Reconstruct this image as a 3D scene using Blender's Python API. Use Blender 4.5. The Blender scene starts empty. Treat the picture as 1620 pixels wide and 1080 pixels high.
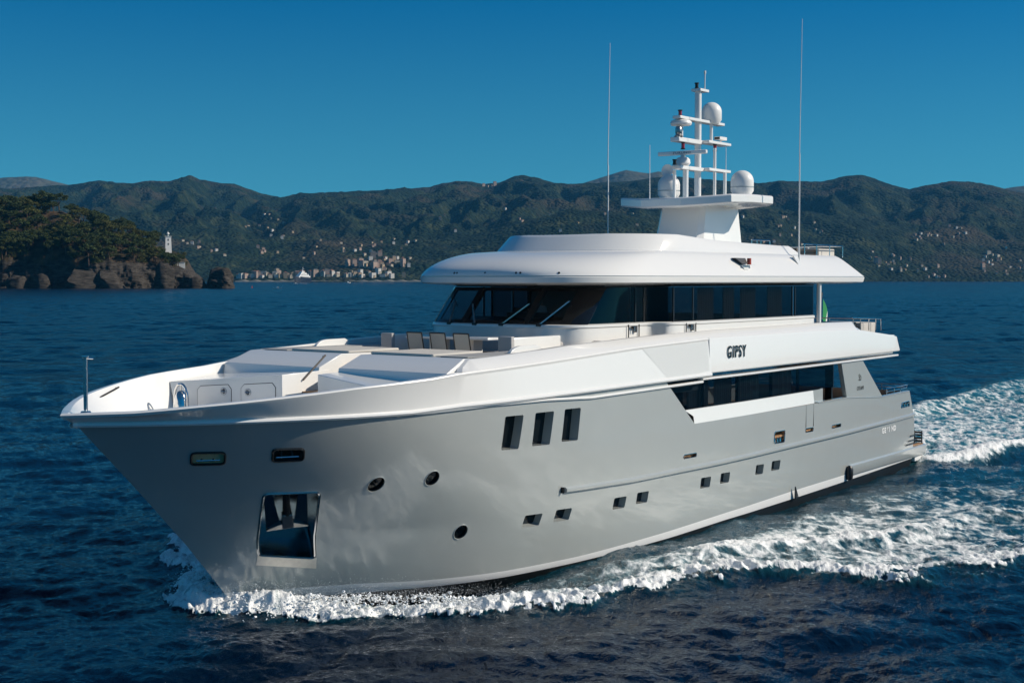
import bpy, bmesh, math, random
import numpy as np
from mathutils import Vector, Matrix
R = math.radians
sc = bpy.context.scene
COL = sc.collection
random.seed(4); RNG = np.random.default_rng(11)

# ------------------------------------------------------------------ camera, sky, sun, exposure
cam_d = bpy.data.cameras.new('camera'); cam = bpy.data.objects.new('camera', cam_d); COL.objects.link(cam)
cam_d.sensor_width = 36; cam_d.lens = 50.0; cam_d.clip_start = 0.5; cam_d.clip_end = 90000
cam.location = (0, 0, 7.3); cam.rotation_euler = (R(90 - 2.52), 0, 0)
sc.camera = cam
SKY_TINT = (.010, .61, .95); SKY_TINT_LOW = (.34, 1.10, 1.02); SKY_TINT_HIGH = (.42, .80, 1.0); HAZE_D = 3.0e-5
SUN_EL, SUN_AZ = 32.0, 1.5        # degrees above the horizon / degrees behind the view's right-hand side
sun_dir = Vector((math.cos(R(SUN_EL)) * math.cos(R(-SUN_AZ)), math.cos(R(SUN_EL)) * math.sin(R(-SUN_AZ)), math.sin(R(SUN_EL))))
w = bpy.data.worlds.new('World'); sc.world = w; w.use_nodes = True
nt = w.node_tree; bg = nt.nodes['Background']
sky = nt.nodes.new('ShaderNodeTexSky'); sky.sky_type = 'NISHITA'; sky.sun_disc = False
sky.sun_elevation = R(SUN_EL); sky.sun_rotation = math.atan2(sun_dir.x, sun_dir.y)
sky.air_density = 1.0; sky.dust_density = 0.0; sky.ozone_density = 1.0; sky.altitude = 0
wtc = nt.nodes.new('ShaderNodeTexCoord'); wadd = nt.nodes.new('ShaderNodeVectorMath'); wadd.operation = 'ADD'; wadd.inputs[1].default_value = (0, 0, .14)
nt.links.new(wtc.outputs['Generated'], wadd.inputs[0]); nt.links.new(wadd.outputs[0], sky.inputs[0])
wmul = nt.nodes.new('ShaderNodeMixRGB'); wmul.blend_type = 'MULTIPLY'; wmul.inputs[0].default_value = 1; wmul.inputs[2].default_value = (*SKY_TINT, 1)
wsep = nt.nodes.new('ShaderNodeSeparateXYZ'); wramp = nt.nodes.new('ShaderNodeValToRGB'); we = wramp.color_ramp.elements; we[0].position = 0; we[0].color = (*SKY_TINT_LOW, 1); we[1].position = .62; we[1].color = (*SKY_TINT_HIGH, 1); wk = we.new(.19); wk.color = (*SKY_TINT, 1); wk = we.new(.30); wk.color = (*SKY_TINT, 1)
nt.links.new(wtc.outputs['Generated'], wsep.inputs[0]); nt.links.new(wsep.outputs[2], wramp.inputs[0]); nt.links.new(wramp.outputs[0], wmul.inputs[2])
nt.links.new(sky.outputs[0], wmul.inputs[1]); nt.links.new(wmul.outputs[0], bg.inputs[0]); bg.inputs[1].default_value = 0.088
sl = bpy.data.lights.new('sun', 'SUN'); sl.energy = 4.8; sl.angle = R(0.5); sl.color = (1, .905, .77)
so = bpy.data.objects.new('sun', sl); COL.objects.link(so)
so.rotation_euler = (-sun_dir).to_track_quat('-Z', 'Y').to_euler(); so.location = (200, -60, 120)
sc.view_settings.view_transform = 'Standard'; sc.view_settings.look = 'None'
sc.view_settings.exposure = 0.0; sc.view_settings.gamma = 1
sc.cycles.max_bounces = 8; sc.cycles.transparent_max_bounces = 16; sc.cycles.volume_bounces = 0
sc.cycles.caustics_reflective = True; sc.cycles.blur_glossy = .2; sc.cycles.sample_clamp_indirect = 6; sc.cycles.caustics_refractive = False
sc.cycles.use_denoising = True; sc.cycles.volume_step_rate = 10

# ------------------------------------------------------------------ helpers
def link(o, parent=None):
    COL.objects.link(o)
    if parent is not None: o.parent = parent
    return o
def tag(o, label=None, cat=None, group=None, kind=None):
    if label: o['label'] = label
    if cat: o['category'] = cat
    if group: o['group'] = group
    if kind: o['kind'] = kind
    return o
def empty(name, loc=(0, 0, 0), rz=0):
    o = bpy.data.objects.new(name, None); o.location = loc; o.rotation_euler = (0, 0, rz); o.empty_display_size = .3
    return link(o)
def add(a, b, s=1.0): return (a[0] + b[0] * s, a[1] + b[1] * s, a[2] + b[2] * s)
class MB:
    "collects shapes, builds ONE mesh object"
    def __init__(s): s.v = []; s.f = []; s.m = []; s.slots = []
    def mi(s, mat):
        if mat is None: return 0
        if mat not in s.slots: s.slots.append(mat)
        return s.slots.index(mat)
    def add(s, vs, fs, mat=None):
        n = len(s.v); k = s.mi(mat)
        s.v += [tuple(map(float, p)) for p in vs]
        for f in fs: s.f.append(tuple(i + n for i in f)); s.m.append(k)
        return s
    def box(s, lo, hi, mat=None, M=None):
        x0, y0, z0 = lo; x1, y1, z1 = hi
        vs = [(x0, y0, z0), (x1, y0, z0), (x1, y1, z0), (x0, y1, z0), (x0, y0, z1), (x1, y0, z1), (x1, y1, z1), (x0, y1, z1)]
        if M is not None: vs = [tuple(M @ Vector(p)) for p in vs]
        return s.add(vs, [(0, 3, 2, 1), (4, 5, 6, 7), (0, 1, 5, 4), (1, 2, 6, 5), (2, 3, 7, 6), (3, 0, 4, 7)], mat)
    def hexa(s, b, t, mat=None):
        "b, t: two polygons with as many corners, bottom and top"
        n = len(b); vs = list(b) + list(t)
        fs = [tuple(range(n))[::-1], tuple(range(n, 2 * n))] + [(i, (i + 1) % n, n + (i + 1) % n, n + i) for i in range(n)]
        return s.add(vs, fs, mat)
    def prism(s, poly, d, mat=None):
        "3-D polygon pushed along vector d"
        return s.hexa(poly, [add(p, d) for p in poly], mat)
    def tube(s, path, r, mat=None, n=8, caps=True):
        path = [Vector(p) for p in path]; rs = r if hasattr(r, '__len__') else [r] * len(path)
        rings = []; u = None
        for i, p in enumerate(path):
            t = (path[min(i + 1, len(path) - 1)] - path[max(i - 1, 0)])
            if t.length < 1e-9: t = Vector((0, 0, 1))
            t.normalize()
            if u is None: u = t.orthogonal().normalized()
            else: u = (u - t * u.dot(t)).normalized()
            b = t.cross(u)
            rings.append([p + (u * math.cos(2 * math.pi * k / n) + b * math.sin(2 * math.pi * k / n)) * rs[i] for k in range(n)])
        vs = [q for g in rings for q in g]; fs = []
        for i in range(len(rings) - 1):
            for k in range(n): fs.append((i * n + k, i * n + (k + 1) % n, (i + 1) * n + (k + 1) % n, (i + 1) * n + k))
        if caps: fs += [tuple(range(n))[::-1], tuple(range((len(rings) - 1) * n, len(rings) * n))]
        return s.add(vs, fs, mat)
    def lathe(s, prof, c=(0, 0, 0), mat=None, n=20, M=None):
        vs = []; fs = []
        for r, z in prof:
            for k in range(n):
                a = 2 * math.pi * k / n; p = Vector((r * math.cos(a), r * math.sin(a), z))
                if M is not None: p = M @ p
                vs.append((p[0] + c[0], p[1] + c[1], p[2] + c[2]))
        m = len(prof)
        for i in range(m - 1):
            for k in range(n): fs.append((i * n + k, i * n + (k + 1) % n, (i + 1) * n + (k + 1) % n, (i + 1) * n + k))
        fs += [tuple(range(n))[::-1], tuple(range((m - 1) * n, m * n))]
        return s.add(vs, fs, mat)
    def grid(s, rows, mat=None, close=False):
        h = len(rows); n = len(rows[0]); vs = [p for r in rows for p in r]; fs = []
        for i in range(h - 1):
            for k in range(n if close else n - 1):
                k2 = (k + 1) % n; fs.append((i * n + k, i * n + k2, (i + 1) * n + k2, (i + 1) * n + k))
        return s.add(vs, fs, mat)
    def mirror(s):
        "adds the same shapes on the other side of the keel line"
        n = len(s.v); s.v += [(x, -y, z) for x, y, z in s.v]
        for f, m in list(zip(s.f, s.m)): s.f.append(tuple(i + n for i in reversed(f))); s.m.append(m)
        return s
    def build(s, name, mat=None, parent=None, bevel=0, sharp=35, smooth=True, weld=True, fix=True):
        me = bpy.data.meshes.new(name); me.from_pydata(s.v, [], s.f)
        if s.slots:
            for q in s.slots: me.materials.append(q)
            me.polygons.foreach_set('material_index', s.m)
        elif mat: me.materials.append(mat)
        if weld or fix:
            bm = bmesh.new(); bm.from_mesh(me)
            if weld: bmesh.ops.remove_doubles(bm, verts=bm.verts, dist=1e-4)
            if fix: bmesh.ops.recalc_face_normals(bm, faces=bm.faces)
            bm.to_mesh(me); bm.free()
        if smooth:
            me.shade_smooth(); me.set_sharp_from_angle(angle=R(sharp))
        o = bpy.data.objects.new(name, me); link(o, parent)
        if bevel:
            b = o.modifiers.new('edge', 'BEVEL'); b.width = bevel; b.segments = 2; b.limit_method = 'ANGLE'; b.angle_limit = R(35)
        return o
def interp(x, xs, ys): return float(np.interp(x, xs, ys))

# ------------------------------------------------------------------ materials
def M_(name, col, rough=.5, metal=0, coat=0, spec=.5, noise=None, bump=None, ior=1.5, coat_rough=.03):
    m = bpy.data.materials.new(name); m.use_nodes = True; t = m.node_tree; b = t.nodes['Principled BSDF']
    b.inputs['Base Color'].default_value = (*col, 1); b.inputs['Roughness'].default_value = rough
    b.inputs['Metallic'].default_value = metal; b.inputs['Coat Weight'].default_value = coat
    b.inputs['Coat Roughness'].default_value = coat_rough; b.inputs['IOR'].default_value = ior
    b.inputs['Specular IOR Level'].default_value = spec
    if noise:
        sc_, amt = noise[0], noise[1]
        tc = t.nodes.new('ShaderNodeTexCoord'); n = t.nodes.new('ShaderNodeTexNoise'); n.inputs['Scale'].default_value = sc_
        n.inputs['Detail'].default_value = 6
        mx = t.nodes.new('ShaderNodeMixRGB'); mx.blend_type = 'MIX'
        mx.inputs[1].default_value = tuple(c * (1 - amt) for c in col) + (1,); mx.inputs[2].default_value = tuple(min(1, c * (1 + amt)) for c in col) + (1,)
        t.links.new(tc.outputs['Object'], n.inputs['Vector']); t.links.new(n.outputs[0], mx.inputs[0]); t.links.new(mx.outputs[0], b.inputs['Base Color'])
    if bump:
        tc = t.nodes.new('ShaderNodeTexCoord'); n = t.nodes.new('ShaderNodeTexNoise'); n.inputs['Scale'].default_value = bump[0]; n.inputs['Detail'].default_value = 5
        bp = t.nodes.new('ShaderNodeBump'); bp.inputs['Strength'].default_value = bump[1]; bp.inputs['Distance'].default_value = bump[2]
        t.links.new(tc.outputs['Object'], n.inputs['Vector']); t.links.new(n.outputs[0], bp.inputs['Height']); t.links.new(bp.outputs[0], b.inputs['Normal']); t.links.new(bp.outputs[0], b.inputs['Coat Normal'])
    return m
def glass_mat(name, tint, ior=1.5):
    m = bpy.data.materials.new(name); m.use_nodes = True; t = m.node_tree; t.nodes.clear()
    o = t.nodes.new('ShaderNodeOutputMaterial'); tr = t.nodes.new('ShaderNodeBsdfTransparent'); gl = t.nodes.new('ShaderNodeBsdfGlossy')
    tr.inputs[0].default_value = (*tint, 1); gl.inputs['Roughness'].default_value = .01
    lw = t.nodes.new('ShaderNodeLayerWeight'); lw.inputs[0].default_value = .5; pw = t.nodes.new('ShaderNodeMath'); pw.operation = 'POWER'; pw.inputs[1].default_value = 5; fr = t.nodes.new('ShaderNodeMath'); fr.operation = 'MULTIPLY_ADD'; fr.inputs[1].default_value = .95; fr.inputs[2].default_value = .035
    t.links.new(lw.outputs['Facing'], pw.inputs[0]); t.links.new(pw.outputs[0], fr.inputs[0]); mx = t.nodes.new('ShaderNodeMixShader')
    t.links.new(fr.outputs[0], mx.inputs[0]); t.links.new(tr.outputs[0], mx.inputs[1]); t.links.new(gl.outputs[0], mx.inputs[2]); t.links.new(mx.outputs[0], o.inputs[0])
    return m
WHITE = M_('white_gelcoat', (.80, .795, .77), .22, coat=.6, noise=(3, .015))
WHITE_M = M_('white_satin', (.78, .78, .76), .45, noise=(2, .03))
GREY = M_('silver_grey_paint', (.46, .485, .47), .22, metal=.18, coat=1, noise=(1.2, .03), bump=(1.1, .22, .03))
BLACK_AF = M_('black_antifouling', (.012, .013, .014), .35, noise=(4, .3))
BOOT = M_('white_boot_stripe', (.78, .78, .77), .3, coat=.4)
STEEL = M_('polished_steel', (.62, .62, .62), .12, metal=1)
STEEL_R = M_('brushed_steel', (.45, .44, .42), .3, metal=1, noise=(9, .25))
DARK = M_('dark_recess', (.02, .022, .025), .4)
RUBBER = M_('black_rubber', (.015, .015, .016), .6)
TEAK = M_('teak', (.32, .17, .075), .6, noise=(14, .3))
CUSH = M_('cream_upholstery', (.54, .515, .47), .85, noise=(6, .06), bump=(60, .3, .01))
CUSH_G = M_('grey_upholstery', (.42, .41, .40), .85, noise=(6, .06))
SLING = M_('beige_sling_mesh', (.50, .47, .41), .8, noise=(40, .1))
BRONZE = M_('dark_bronze_frame', (.035, .028, .022), .4, metal=.4)
GLASS = glass_mat('tinted_glass', (.46, .52, .55)); GLASS_D = glass_mat('dark_tinted_glass', (.13, .15, .17))
GLASS_C = glass_mat('clear_glass', (.75, .8, .8))
PANE = M_('black_window_pane', (.006, .008, .010), .03)
CURTAIN = M_('pale_curtain', (.55, .55, .54), .9)
DARKWOOD = M_('dark_interior', (.05, .042, .036), .5, noise=(5, .3))
PALEWALL = M_('pale_interior_wall', (.30, .29, .27), .6)
RED = M_('red_lamp_glass', (.30, .008, .012), .15, coat=.8); ORANGE = M_('red_side_lamp', (.45, .06, .02), .2, coat=.6)
POCKET = M_('dark_polished_steel', (.22, .28, .31), .2, metal=1); TEAK_SUNLIT = M_('teak_painted_sunlit', (.72, .50, .28), .6, noise=(9, .2)); SIDEDECK = M_('grey_deck_paint', (.34, .34, .335), .7, noise=(8, .06))
BLK = M_('black_plastic', (.012, .012, .013), .35)
LETTER = M_('dark_steel_letters', (.08, .11, .12), .25, metal=.8)
LETTER_D = M_('dark_decal', (.03, .035, .035), .5); LETTER_W = M_('white_decal', (.8, .8, .8), .5); LETTER_B = M_('navy_decal', (.02, .03, .09), .5)
ANTENNA = M_('white_fibreglass', (.75, .75, .74), .4)
def text_obj(name, s, size, M, mat, parent, ext=.004, spacing=1.0, font_sx=1.0, bold=0.0):
    cu = bpy.data.curves.new(name, 'FONT'); cu.body = s; cu.size = size; cu.extrude = ext; cu.align_x = 'CENTER'; cu.align_y = 'CENTER'; cu.space_character = spacing; cu.offset = bold
    o = bpy.data.objects.new(name + '_tmp', cu); COL.objects.link(o)
    dg = bpy.context.evaluated_depsgraph_get(); me = bpy.data.meshes.new_from_object(o.evaluated_get(dg)); bpy.data.objects.remove(o)
    me.transform(M @ Matrix.Diagonal((font_sx, 1, 1, 1))); me.materials.clear(); me.materials.append(mat)
    r = bpy.data.objects.new(name, me); return link(r, parent)

# ------------------------------------------------------------------ sea
def perlin(x, y, seed=0):
    g = np.random.default_rng(seed); P = g.permutation(512); P = np.concatenate([P, P]); A = g.uniform(0, 2 * np.pi, 512); GX, GY = np.cos(A), np.sin(A)
    xi = np.floor(x).astype(np.int64); yi = np.floor(y).astype(np.int64); xf = x - xi; yf = y - yi; xi &= 511; yi &= 511
    u = xf * xf * xf * (xf * (xf * 6 - 15) + 10); v = yf * yf * yf * (yf * (yf * 6 - 15) + 10)
    def gr(a, b, dx, dy): h = P[P[a & 511] + (b & 511)]; return GX[h] * dx + GY[h] * dy
    n00 = gr(xi, yi, xf, yf); n10 = gr(xi + 1, yi, xf - 1, yf); n01 = gr(xi, yi + 1, xf, yf - 1); n11 = gr(xi + 1, yi + 1, xf - 1, yf - 1)
    return (n00 * (1 - u) + n10 * u) * (1 - v) + (n01 * (1 - u) + n11 * u) * v
def fbm(x, y, oct=4, seed=0, gain=.5, ridged=False):
    a = 1.; s = 0; t = 0
    for i in range(oct):
        n = perlin(x, y, seed + i); n = (1 - 2 * np.abs(n)) if ridged else n
        s = s + a * n; t += a; a *= gain; x = x * 2.03 + 17.3; y = y * 2.03 + 5.1
    return s / t
def sstep(a, b, x): t = np.clip((x - a) / (b - a), 0, 1); return t * t * (3 - 2 * t)
def ocean_tile(N, L, wind, vmin, vmax, seed, rms, chop, spread=2):
    g = np.random.default_rng(seed); k1 = np.fft.fftfreq(N, L / N) * 2 * np.pi; KX, KY = np.meshgrid(k1, k1, indexing='ij'); K = np.hypot(KX, KY); K[0, 0] = 1
    cd = (KX * wind[0] + KY * wind[1]) / K
    lam = 2 * np.pi / K; Pw = K ** -3.6 * (.12 + np.abs(cd) ** spread) * np.where(cd < 0, .35, 1) * ((lam > vmin) & (lam < vmax)); Pw[0, 0] = 0
    H = (g.normal(size=K.shape) + 1j * g.normal(size=K.shape)) * np.sqrt(Pw)
    h = np.fft.ifft2(H).real; f = rms / h.std(); dx = np.fft.ifft2(-1j * KX / K * H).real * f * chop; dy = np.fft.ifft2(-1j * KY / K * H).real * f * chop
    return h * f, dx, dy, L, N
def sample(tile, x, y):
    h, dx, dy, L, N = tile; u = (x / L * N) % N; v = (y / L * N) % N; i = np.floor(u).astype(int); j = np.floor(v).astype(int); a = u - i; b = v - j; i %= N; j %= N; i2 = (i + 1) % N; j2 = (j + 1) % N
    out = []
    for q in (h, dx, dy): out.append((q[i, j] * (1 - a) + q[i2, j] * a) * (1 - b) + (q[i, j2] * (1 - a) + q[i2, j2] * a) * b)
    return out
WIND = np.array([.35, -.94])
TA = ocean_tile(512, 23.0, WIND, .11, 2.4, 3, .034, 1.2, 1.2); TM = ocean_tile(512, 61.0, WIND, 2.0, 8.0, 9, .065, 1.2, 1.4); TB = ocean_tile(256, 173.0, WIND, 7, 34, 5, .085, 1.0)
# the yacht's place: bow towards the camera and to the left
TH = R(36.5); SHIP_O = np.array([13.057, 57.607]); FWD = np.array([-math.sin(TH), -math.cos(TH)]); PORT = np.array([math.cos(TH), -math.sin(TH)])
def seg_dist(px, py, poly):
    "distance to a polyline, arc position and side (left of travel > 0)"
    best = np.full(px.shape, 1e9); arc = np.zeros(px.shape); side = np.zeros(px.shape); s0 = 0
    for (ax, ay), (bx, by) in zip(poly[:-1], poly[1:]):
        dx, dy = bx - ax, by - ay; L = math.hypot(dx, dy); t = np.clip(((px - ax) * dx + (py - ay) * dy) / L ** 2, 0, 1)
        d = np.hypot(px - ax - t * dx, py - ay - t * dy); m = d < best; best = np.where(m, d, best); arc = np.where(m, s0 + t * L, arc)
        side = np.where(m, np.sign(dx * (py - ay) - dy * (px - ax)), side); s0 += L
    return best, arc, side
CREST = [(32.7, .25), (32.15, 1.35), (31.3, 2.35), (30.3, 3.2), (29.7, 4.1), (29.0, 5.2), (28.2, 6.1), (26.6, 6.6), (24.6, 7.1), (22.7, 7.5), (21.6, 9.0), (20.7, 11.1), (18.3, 12.1), (15.8, 13.0), (9, 14.8), (0, 16.6), (-14, 19)]
CREST2 = [(24.0, 5.2), (21.0, 6.2), (18, 7.6), (13, 9.0), (6, 10.0), (-4, 11)]
CREST3 = [(-1.0, 3.7), (-3.5, 4.4), (-9, 5.0), (-18, 6.4), (-30, 8), (-60, 12)]
CREST4 = [(-1.0, -3.6), (-6, -4.3), (-18, -4.9), (-30, -5.6), (-60, -8)]
def sea_mesh():
    # rows of the graded sheet: fine where the sea is close, coarse to the horizon
    ds = [2.0, 6.0, 11, 15, 18, 20, 21.5, 22.6]; d = 23.3
    while d < 20500:
        ds.append(d); d += max(.05, min(d * d / (2250 * 7.3) * 1.3, np.interp(d, [0, 300, 1300, 2600, 4000], [.8, 1.1, 3.6, 16, 400]), d * .09))
    ds = np.array(ds)
    fine = np.arange(-23.0, 23.0, .043); left = -23 - np.cumsum(np.linspace(.05, 2, 60)); left = left[left > -178]; 
    a = np.concatenate([left[::-1], fine, -left]); rest = np.linspace(a[-1], 360 + a[0], 60)[1:-1]
    a = np.radians(np.concatenate([a, rest])); nA = len(a); nD = len(ds)
    X = np.outer(ds, np.sin(a)); Y = np.outer(ds, np.cos(a)); D = np.outer(ds, np.ones(nA))
    fA = 1 - sstep(50, 150, D); fM = 1 - sstep(350, 1200, D); fB = 1 - sstep(1500, 3600, D)
    hA, xA, yA = sample(TA, X, Y); c, s_ = math.cos(.5), math.sin(.5)
    hA2, xA2, yA2 = sample(TA, (X * c - Y * s_) * .71 + 3.3, (X * s_ + Y * c) * .71 + 9.1)
    hB, xB, yB = sample(TB, X, Y); hM, xM, yM = sample(TM, X * .96 + Y * .28, Y * .96 - X * .28)
    gust = .9 + .35 * fbm(X / 60, Y / 60, 2, 40)
    qx = X - SHIP_O[0]; qy = Y - SHIP_O[1]; sx = qx * FWD[0] + qy * FWD[1]; sy = qx * PORT[0] + qy * PORT[1]; ay = np.abs(sy)
    near = (sx > -90) & (sx < 45) & (ay < 40) & (D < 200)
    Z = (hA * .8 + hA2 * .6) * fA * gust + hM * fM * gust + hB * fB; DX = (xA * .8 + xA2 * .5) * fA + xM * fM + xB * fB; DY = (yA * .8 + yA2 * .5) * fA + yM * fM + yB * fB
    foam = np.zeros_like(X); aer = np.zeros_like(X); calm = np.zeros_like(X)
    i = np.where(near); x = sx[i]; y = sy[i]; yb = np.abs(y)
    n1 = fbm(x * .9, y * .9, 5, 60); n2 = fbm(x * 2.7, y * 2.7, 4, 70); n3 = fbm(x * .28, y * .28, 4, 80); n4 = fbm(x * 7, y * 7, 3, 90); nr = fbm(x * 1.6, y * 1.6, 4, 95, ridged=True)
    wob = .60 * n1 + .40 * n2 + .22 * n4; bil = 1 - np.abs(perlin(x * 2.1, y * 2.1, 120)) * 2; bil2 = 1 - np.abs(perlin(x * 5.3, y * 5.3, 121)) * 2
    # crest of the bow wave on both sides
    dd, arc, side = seg_dist(x, yb, CREST); inner = side > 0      # travelling aft: hull side is to the right of the path
    # decide the hull side by comparing with the crest's breadth at the same station
    cx = np.array([p[0] for p in CREST]); cy = np.array([p[1] for p in CREST]); o = np.argsort(cx); edge = np.interp(x, cx[o], cy[o], right=-.3)
    ins = (yb < edge + .0) & (x < 32.9)
    sdr = np.where(ins, dd, -dd) + .5 * n1 * (.6 + .05 * np.minimum(arc, 20)); sd = np.where(ins, dd, -dd) + (wob + .55 * fbm(x * .45, y * .45, 2, 130)) * (.85 + .08 * np.minimum(arc, 20))
    hgt = np.interp(arc, [0, 1, 3, 5, 8, 11, 15, 22, 45], [.38, .42, .27, .25, .27, .29, .28, .20, .08]); wid = np.interp(arc, [0, 3, 8, 15, 30], [.42, .55, .75, .9, 1.2])
    ridge = hgt * np.exp(-(np.where(sdr > 0, sdr / (1.5 * wid), sdr / (1.25 * wid))) ** 2)
    fo = np.where(sd > -.45 * np.interp(arc, [0, 8, 14], [1.6, 1.3, .5]), np.interp(arc, [0, 6, 12, 18, 26, 45], [1, 1, .96, .86, .62, .3]) * np.exp(-np.maximum(sd, 0) / np.interp(arc, [0, 3, 7, 12, 18, 30], [.6, .7, 1.1, 2.2, 3.2, 3.2])), np.exp(sd / .60) * .85)
    # water sucked down along the forward body, streaky froth between hull and crest
    trough = -.40 * np.exp(-((x - 28.0) / 3.3) ** 2) * np.exp(-(np.maximum(yb - 2.2, 0) / 1.6) ** 2)
    body = np.where(ins & (x < 28), .60 + .22 * n3 + .12 * nr, 0) * sstep(28.5, 25, x) * np.interp(x, [-40, -10, 4, 14, 22], [.05, .35, .72, .97, 1.0])
    hull_y = np.interp(x, [0, 15, 20, 24, 27, 30, 32.4], [3.5, 3.9, 3.75, 3.5, 2.7, 1.4, 0])
    body = body * (0.55 + .45 * sstep(.5, 2.2, yb - hull_y) ) * (1 - .75 * sstep(2, -6, x) * sstep(5.5, 7.5, yb))
    d2, a2, s2 = seg_dist(x, yb, CREST2); w2 = d2 + wob * .9; h2 = np.interp(a2, [0, 4, 12, 30], [.18, .28, .24, .06]); ridge2 = h2 * np.exp(-(w2 / .8) ** 2)
    fo2 = np.interp(a2, [0, 3, 10, 18, 28], [.55, .85, .8, .5, .15]) * np.exp(-(np.abs(w2) / 1.15) ** 1.5)
    # stern wash
    d3, a3, s3 = seg_dist(x, y, CREST3); w3 = d3 + wob * .7; ridge3 = np.interp(a3, [0, 4, 20, 60], [.25, .5, .3, .1]) * np.exp(-(w3 / .7) ** 2); fo3 = np.interp(a3, [0, 2, 12, 30, 60], [.9, 1, .8, .55, .2]) * np.exp(-(np.abs(w3) / .95) ** 2)
    d4, a4, s4 = seg_dist(x, y, CREST4); w4 = d4 + wob * .7; ridge4 = np.interp(a4, [0, 4, 20, 60], [.2, .4, .3, .1]) * np.exp(-(w4 / .7) ** 2); fo4 = np.interp(a4, [0, 2, 20, 60], [.8, .85, .7, .4]) * np.exp(-(np.abs(w4) / 1.0) ** 2)
    half = np.interp(-x, [0, 10, 30, 90], [3.5, 4.6, 6.6, 12]); wash = (x < .2) * sstep(half + .5, half - 1.2, yb + wob)
    fo5 = wash * np.interp(-x, [0, 3, 25, 60, 90], [.82, .54, .47, .38, .2]) + wash * .24 * nr
    rough = (np.maximum.reduce([fo, fo2 * .7, fo3, fo4, fo5 * .8])) 
    Z[i] = Z[i] * (1 - .45 * np.clip(rough, 0, 1)) + ridge + ridge2 + ridge3 + ridge4 + trough + np.clip(rough, 0, 1) * (.10 * n2 + .05 * n4 + .10 * n1 * (fo > .3) + .17 * (bil - .5) * (fo > .2) + .07 * (bil2 - .5)) + wash * (.16 * n1 + .05 * n2)
    foam[i] = np.clip(np.maximum.reduce([fo, fo2, fo3, fo4, fo5, body]), 0, 1)
    aer[i] = np.clip(np.maximum(wash * np.interp(-x, [0, 30, 90], [1, .85, .3]), foam[i] * .45 * (yb < 14)), 0, 1)
    X2 = X + DX * (1 - foam * .6); Y2 = Y + DY * (1 - foam * .6)
    co = np.empty((nD * nA + 1, 3), np.float32); co[:-1, 0] = X2.ravel(); co[:-1, 1] = Y2.ravel(); co[:-1, 2] = Z.ravel(); co[-1] = (0, 0, 0)
    ii = np.arange(nD - 1)[:, None] * nA; jj = np.arange(nA)[None]; j2 = (jj + 1) % nA
    q = np.stack([ii + jj, ii + j2, ii + nA + j2, ii + nA + jj], -1).reshape(-1, 4)[:, ::-1]
    tri = np.stack([np.full(nA, nD * nA), (np.arange(nA) + 1) % nA, np.arange(nA)], -1)[:, ::-1]
    me = bpy.data.meshes.new('sea'); nq = len(q); ntri = len(tri)
    me.vertices.add(len(co)); me.vertices.foreach_set('co', co.ravel()); me.loops.add(nq * 4 + ntri * 3)
    me.loops.foreach_set('vertex_index', np.concatenate([q.ravel(), tri.ravel()]).astype(np.int32)); me.polygons.add(nq + ntri)
    me.polygons.foreach_set('loop_start', np.concatenate([np.arange(nq) * 4, nq * 4 + np.arange(ntri) * 3]).astype(np.int32))
    me.update(calc_edges=True); me.validate(); me.shade_smooth()
    rgh = np.clip(.30 * (1 - fA) , 0, 1)
    for nm, arr in (('foam', foam), ('aer', aer), ('lost', (1 - fA))):
        at = me.attributes.new(nm, 'FLOAT', 'POINT'); at.data.foreach_set('value', np.concatenate([arr.ravel(), [0]]).astype(np.float32))
    return me, (x, y)
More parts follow.
